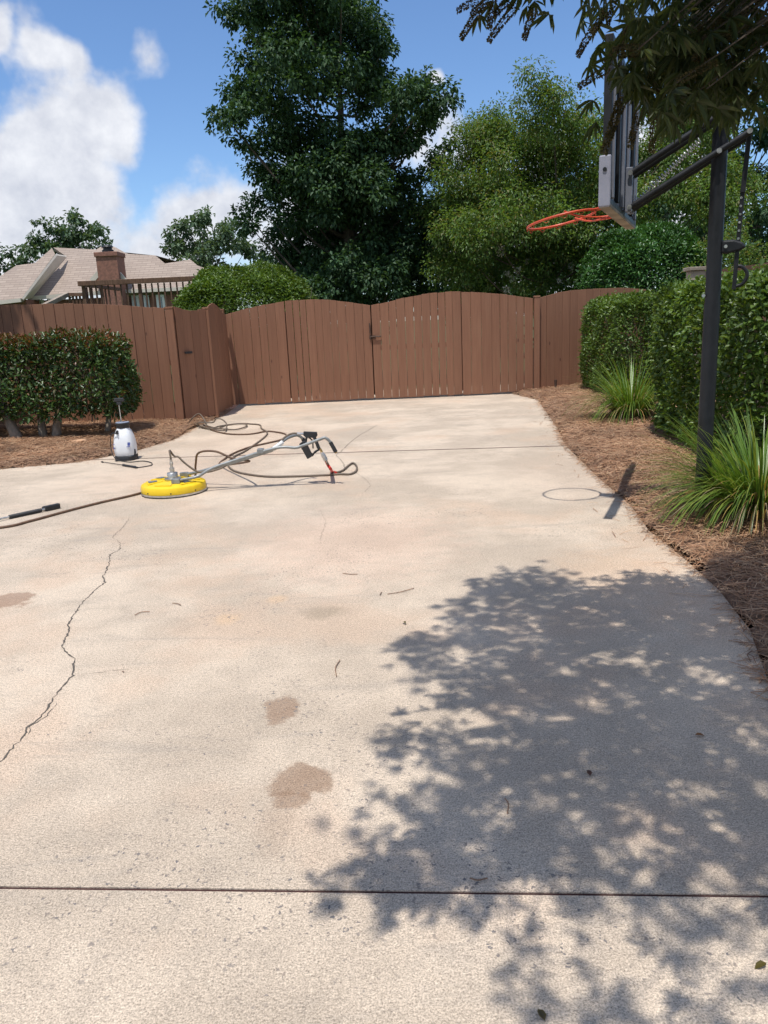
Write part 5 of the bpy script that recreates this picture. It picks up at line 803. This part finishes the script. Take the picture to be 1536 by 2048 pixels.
for ex, ey, ez in ((1.0, 3.1, 2.75), (.5, 2.4, 3.0), (.3, 1.6, 3.1), (1.3, 2.6, 2.9), (1.6, 1.9, 2.8), (1.1, 1.2, 3.0), (1.7, 3.2, 2.55), (2.0, 2.6, 2.6), (.4, 3.0, 3.15), (1.4, .7, 3.0), (1.9, 1.2, 2.7)):
    s = tb[3]+Vector((rd.uniform(-.03, .03), rd.uniform(-.03, .03), -rd.uniform(0, .35))); e = Vector((ex, ey, ez)); e.z += .55; m_ = s.lerp(e, .5)+Vector((0, 0, .45))
    sp = spline([s, m_, e], 6); mb.tube(sp, [.03-.0021*i for i in range(13)], 7); hubs += sp[4:]
for p in TW:
    v = Vector(p); h = min(hubs, key=lambda q: (q-v).length+max(0, q.z-v.z-.5)); m_ = h.lerp(v, .55)+Vector((0, 0, .08)); mb.tube([h, m_, v], [.005, .0035, .002], 5)
P(mb, 'trunk', M['bark_dark'], ct, True)
def palm_leaf(seed):
    """one compound leaf: five to seven lance leaflets on a stalk, stalk base at the origin, pointing +x"""
    rg = np.random.default_rng(seed); k = 5 if seed % 3 else 7; an = np.linspace(-1.25, 1.25, k); st = .035
    Pp = np.tile(np.array([[st, 0, 0]]), (k, 1)); T = np.stack([np.cos(an), np.sin(an), -.3-.3*np.abs(an)+rg.normal(0, .2, k)], 1); L = .092*(1-.28*np.abs(an))*rg.uniform(.9, 1.1, k)
    Pp = np.concatenate([Pp, [[0, 0, 0]]]); T = np.concatenate([T, [[1, 0, .05]]]); L = np.append(L, st); Wd = np.append(L[:-1]*.18, .003)
    return Pp, unit(T), L, Wd
PL_ = [palm_leaf(i) for i in range(6)]
def up_n(T): return np.array([[0, 0, 1.]]*len(T))+T*.01
lm = [leaf_mesh('leaf', a, b, up_n(b), c, d, M['vitex'], True, .3, .2) for a, b, c, d in PL_]
LF = []
for p in TW:
    v = Vector(p)
    for k in range((rd.choice((5, 6, 7)) if v.z < 2.75 else rd.choice((9, 10, 12, 13)))):
        a = rd.uniform(0, 6.283); o = Vector((math.cos(a), math.sin(a), 0)); q = v+Vector((rd.gauss(0, .055), rd.gauss(0, .055), rd.uniform(-.09, .08)))
        LF.append((q, a, rd.uniform(-.1, .75), rd.gauss(0, .35), rd.uniform(.75, 1.2), rd.randrange(6)))
eye = Vector((0, 0, 1.5))
def shown(l):
    d = l[0]-eye; return (0 if (d.y > 0 and d.z/d.y < .37 and abs(d.x/d.y) < .52) else 10) + d.length
LF.sort(key=shown)
def rotm(a, pitch, roll): return Matrix.Rotation(a, 3, 'Z') @ Matrix.Rotation(pitch, 3, 'Y') @ Matrix.Rotation(roll, 3, 'X')
for q, a, pt, rl, s, k in LF[:290]:
    o = obj('leaf', lm[k], ct); o.location = q-ct.location; o.rotation_euler = rotm(a, pt, rl).to_euler(); o.scale = (s, s, s)
Pa, Ta, Na, La, Wa = [], [], [], [], []
for q, a, pt, rl, s, k in LF[290:]:
    m3 = np.array(rotm(a, pt, rl)); p0, t0, l0, w0 = PL_[k]; Pa.append(p0*s@m3.T+np.array(q)); Ta.append(t0@m3.T); Na.append(up_n(t0)@m3.T); La.append(l0*s); Wa.append(w0*s)
o = obj('foliage', leaf_mesh('foliage', np.concatenate(Pa), np.concatenate(Ta), np.concatenate(Na), np.concatenate(La), np.concatenate(Wa), M['vitex'], True, .3, .2)); world_part(o, ct); o['kind'] = 'stuff'
def spike_mesh(seed):
    rg = np.random.default_rng(seed); n = 230; u = rg.uniform(0, 1, n)**.8; a = rg.uniform(0, 6.283, n); r = .0105*(1-u*.55); q = np.stack([u*.17, np.cos(a)*r, np.sin(a)*r-u*u*.02], 1)
    T = np.stack([np.full(n, .3), np.cos(a), np.sin(a)], 1); L = np.full(n, .012); W = np.full(n, .009); ax = np.linspace(0, .15, 7)
    q = np.concatenate([q, np.stack([ax, ax*0, -(ax/.17)**2*.02], 1)]); T = np.concatenate([T, np.tile([[1, 0, -.12]], (7, 1))]); L = np.append(L, np.full(7, .032)); W = np.append(W, np.full(7, .005))
    return leaf_mesh('seed_spike', q, T, rg.normal(size=(n+7, 3)), L, W, M['spike'], False, .4, 0)
sm = [spike_mesh(i) for i in range(3)]
SPK = [(0.441,3.044,2.568,0.333,3.016,2.455),(0.467,3.042,2.559,0.432,3.022,2.481),(0.545,3.039,2.547,0.43,3.013,2.442),(0.605,3.034,2.527,0.552,3.013,2.442),(0.415,3.043,2.566,0.331,3.04,2.553),(0.519,3.043,2.565,0.457,3.035,2.53),(0.811,3.017,2.459,0.737,2.997,2.378),(0.904,3.003,2.404,0.826,2.986,2.335),(0.865,2.983,2.321,0.741,2.972,2.276),(0.873,3.087,2.535,0.808,3.071,2.469),(0.941,3.013,2.445,0.887,3.006,2.413),(0.871,2.85,2.199,0.779,2.807,2.024),(0.854,2.846,2.184,0.806,2.819,2.072),(0.919,2.837,2.148,0.872,2.81,2.036),(0.969,2.833,2.13,0.947,2.805,2.017)]
for i, q in enumerate(SPK):
    a, b = Vector(q[:3]), Vector(q[3:]); d = b-a; o = obj('seed_spike', sm[i % 3], ct); o.location = a-ct.location; o.rotation_euler = d.to_track_quat('X', 'Z').to_euler(); s = d.length/.17; o.scale = (s, max(.8, s*.8), max(.8, s*.8))
for p in TW[::3]:
    v = Vector(p); o = obj('seed_spike', sm[rd.randrange(3)], ct); o.location = v-ct.location; a = rd.uniform(0, 6.28); o.rotation_euler = Vector((math.cos(a), math.sin(a), rd.uniform(-.5, .6))).to_track_quat('X', 'Z').to_euler(); s = rd.uniform(.6, 1.0); o.scale = (s, s, s)

# ------------------------------------------------------------------ neighbour's house
hs_ = thing('brick_house', (-14.221,40.0,2.188), 'brick house with tan shingle roof and chimney beyond the left fence', 'house')
rmain = [(-16.181,37.896,3.32),(-13.702,38.025,3.42),(-11.708,38.061,3.447),(-7.703,38.07,3.454),(-7.839,39.097,4.244),(-8.49,39.432,4.502),(-8.894,39.857,4.828),(-10.108,39.665,4.681),(-10.679,40.238,5.122),(-12.027,40.425,5.266),(-12.308,40.58,5.385),(-12.725,40.883,5.618),(-12.901,40.999,5.707),(-13.538,41.04,5.738),(-13.765,40.845,5.588),(-15.97,41.124,5.803),(-15.224,40.523,5.341)]
mb = MB(); mb.prism(rmain, (0, .1, -.15)); rf = P(mb, 'roof', M['shingle'], hs_)
rleft = [(-18.06,36.042,3.024),(-15.826,36.259,3.191),(-15.108,38.977,5.282),(-15.373,39.393,5.602),(-15.896,38.44,4.869),(-16.757,38.333,4.787),(-17.61,37.291,3.986)]
mb = MB(); mb.prism(rleft, (0, .1, -.15)); P(mb, 'roof', M['shingle'], hs_)
mb = MB(); mb.prism([(-15.826,36.259,3.191),(-15.084,38.976,5.281),(-15.028,40.065,5.296),(-15.951,37.466,3.297)], (.05, .06, -.06)); P(mb, 'gable_soffit', M['trim'], hs_)
for a, b in ((0, 1), (1, 2), (2, 3)):
    p0, p1 = Vector(rmain[a]), Vector(rmain[b]); mb = MB(); mb.bar(p0+Vector((0, -.08, -.07)), p1+Vector((0, -.08, -.07)), .1, .16); P(mb, 'gutter', M['trim'], hs_)
p0, p1 = Vector(rleft[0]), Vector(rleft[1]); mb = MB(); mb.bar(p0+Vector((0, -.08, -.07)), p1+Vector((0, -.08, -.07)), .1, .16); P(mb, 'gutter', M['trim'], hs_)
xa, xb, xc = rleft[0][0], rmain[0][0], rmain[3][0]
mb = MB(); mb.box(xa, rleft[1][0]-.1, 36.9, 44, -.1, 3.17); P(mb, 'wall', M['brick'], hs_)
mb = MB(); mb.box(xb+.1, xc, 38.5, 45, -.1, 3.17); P(mb, 'wall', M['brick'], hs_)
mb = MB(); rb = [(-15.97,41.124,5.803),(-13.765,40.845,5.588),(-10.679,40.238,5.122),(-7.839,39.097,4.244)]; mb.add(rb+[(x, 48.5, 3.2) for x, y, z in rb], [(0, 1, 5, 4), (1, 2, 6, 5), (2, 3, 7, 6)]); P(mb, 'rear_roof', M['shingle'], hs_)
ch = [(-12.597,37.2,4.771),(-11.644,37.2,4.729),(-11.668,37.2,3.811),(-12.65,37.2,3.853)]
mb = MB(); mb.box(ch[0][0], ch[1][0], 37.2, 38.3, 0, (-12.169,37.2,4.904)[2]); chm = P(mb, 'chimney', M['brick'], hs_)
zt = (-12.169,37.2,4.904)[2]; x0, x1 = ch[0][0], ch[1][0]
o = MB().box(x0-.06, x1+.06, 37.14, 38.36, zt+.002, zt+.2).build('chimney_crown', M['brick'], None, bevel=.02); o.parent = chm
o = MB().lathe([(.26, .2), (.26, .32), (.20, .34), (.20, .42), (.27, .44), (.22, .52), (.05, .55)], 16, ((x0+x1)/2-.05, 37.7, zt)).build('chimney_cap', M['hoop'], None); o.parent = chm
for (xa_, ya_), (xb_, yb_) in (((186, 561), (203, 540)), ((237, 548), (250, 562))):
    pass
def rake(pa, pb): mb = MB(); mb.bar(pa, pb, .12, .22); P(mb, 'rake_board', M['trim'], hs_)
rk_ = [(-13.006,37.5,3.883),(-12.507,37.5,4.327),(-11.764,37.5,4.184),(-11.486,37.5,3.817)]; rake(rk_[0], rk_[1]); rake(rk_[2], rk_[3])
mb = MB(); mb.prism([(-13.032,37.7,3.872),(-12.528,37.7,4.34),(-11.85,37.7,4.199),(-11.573,37.7,3.808)], (0, .6, 0)); P(mb, 'gable_wall', M['brick'], hs_)
def window(px, depth):
    mb = MB(); (x0, _, z1), (x1, _, z0) = px; w = MB(); w.box(x0, x1, depth-.06, depth+.02, z0, z1); wo_ = P(w, 'window', M['white'], hs_)
    nx = 2
    for i in range(nx):
        a0 = x0+.09+(x1-x0-.18)*i/nx+.03; a1 = x0+.09+(x1-x0-.18)*(i+1)/nx-.03; o = MB().box(a0, a1, depth-.075, depth-.0605, z0+.1, z1-.1).build('pane', M['glass'], None); o.parent = wo_
for a, b in [((-12.108,38.45,3.135),(-11.947,38.45,2.504)),((-11.551,38.45,3.202),(-11.208,38.45,2.472)),((-10.981,38.45,3.178),(-10.732,38.45,2.451)),((-10.385,38.45,3.174),(-9.992,38.45,2.418))]: window((a, b), 38.45)
for a, b in [((-16.107,38.45,3.195),(-15.735,38.45,2.81)),((-15.484,38.45,3.214),(-15.331,38.45,2.792))]: window((a, b), 38.45)

# deck with railing
dk = thing('deck', (-10.713,32.864,0.0), 'raised wooden deck with dark baluster railing in front of the brick house', 'deck')
dk.location = (-9.5, 26, -.1)
DP = [(-9.45,26.0,3.156),(-9.471,26.0,3.003),(-5.546,26.0,3.201),(-5.561,26.0,3.048),(-9.458,26.0,2.396),(-10.015,26.0,2.794),(-10.438,26.0,2.439)]
za0, zb0 = DP[1][2], DP[3][2]; xa0, xb0 = DP[0][0], DP[2][0]
mb = MB(); mb.bar((xa0, 25.95, za0+.08), (xb0, 26.0, za0+.08), .14, .15); P(mb, 'rail_cap', M['deckwood'], dk, bevel=.01)
mb = MB(); mb.bar((xa0, 26.02, za0-.82), (xb0, 26.02, za0-.82), .06, .09); P(mb, 'lower_rail', M['deckwood'], dk)
mb = MB(); mb.box(xa0, xb0, 26.0, 30, za0-1.08, za0-.95); P(mb, 'deck_floor', M['deckwood'], dk)
x = xa0+.12; i = 0
while x < xb0:
    big = i % 9 == 0; mb = MB(); w = .10 if big else .042
    mb.box(x-w/2, x+w/2, 26.0, 26.0+max(w, .05), (-.1 if big else za0-.9), za0-.002); P(mb, 'post' if big else 'baluster', M['deckwood'], dk); x += .2; i += 1
for k in range(5):
    mb = MB(); y = 26.5+k*.45; mb.box(xa0+.02, xa0+.07, y, y+.05, za0-.95, za0-.002); P(mb, 'baluster', M['deckwood'], dk)
mb = MB(); mb.bar((xa0+.05, 26.1, za0+.06), (xa0+.05, 29.9, za0+.06), .12, .1); P(mb, 'rail_cap', M['deckwood'], dk)
st0, st1 = DP[5], DP[6]
mb = MB(); mb.bar((st0[0], 26.4, st0[2]), (st1[0], 25.0, st1[2]-.1), .16, .12); P(mb, 'stair_rail', M['greywood'], dk)
mb = MB(); mb.bar((st0[0], 26.4, st0[2]), (xa0, 26.4, st0[2]-.03), .12, .1); P(mb, 'stair_rail', M['deckwood'], dk)
for k in range(5):
    xx = st0[0]+(xa0-st0[0])*(k+.5)/5; mb = MB(); mb.box(xx-.03, xx+.03, 26.38, 26.43, st0[2]-1, st0[2]-.06); P(mb, 'baluster', M['deckwood'], dk)
# second deck railing on the right, behind the near hedge
d2 = thing('deck_railing', (5.6, 11, 0), 'weathered wooden railing with capped post behind the near right hedge', 'railing')
RP_ = [(4.236,10.8,2.025),(4.454,10.8,1.823),(4.452,10.8,1.868),(5.71,10.8,1.993)]
mb = MB(); mb.box(RP_[0][0], RP_[1][0]-.02, 10.75, 10.93, 0, RP_[0][2]-.06); P(mb, 'post', M['greywood'], d2, bevel=.008)
mb = MB(); mb.box(RP_[0][0]-.03, RP_[1][0]+.01, 10.72, 10.96, RP_[0][2]-.058, RP_[0][2]-.01); P(mb, 'post_cap', M['greywood'], d2, bevel=.008)
mb = MB(); mb.bar((RP_[2][0]-.02, 10.82, RP_[2][2]), (RP_[3][0], 10.7, RP_[3][2]), .05, .16); P(mb, 'rail', M['deckwood'], d2)
mb = MB(); mb.bar((RP_[2][0]-.02, 10.82, 1.2), (RP_[3][0], 10.7, 1.2), .05, .12); P(mb, 'rail', M['deckwood'], d2)
for k in range(9):
    xx = RP_[2][0]+.12+k*.15; mb = MB(); mb.box(xx-.03, xx+.03, 10.86, 10.90, 1.1, RP_[2][2]); P(mb, 'baluster', M['deckwood'], d2)
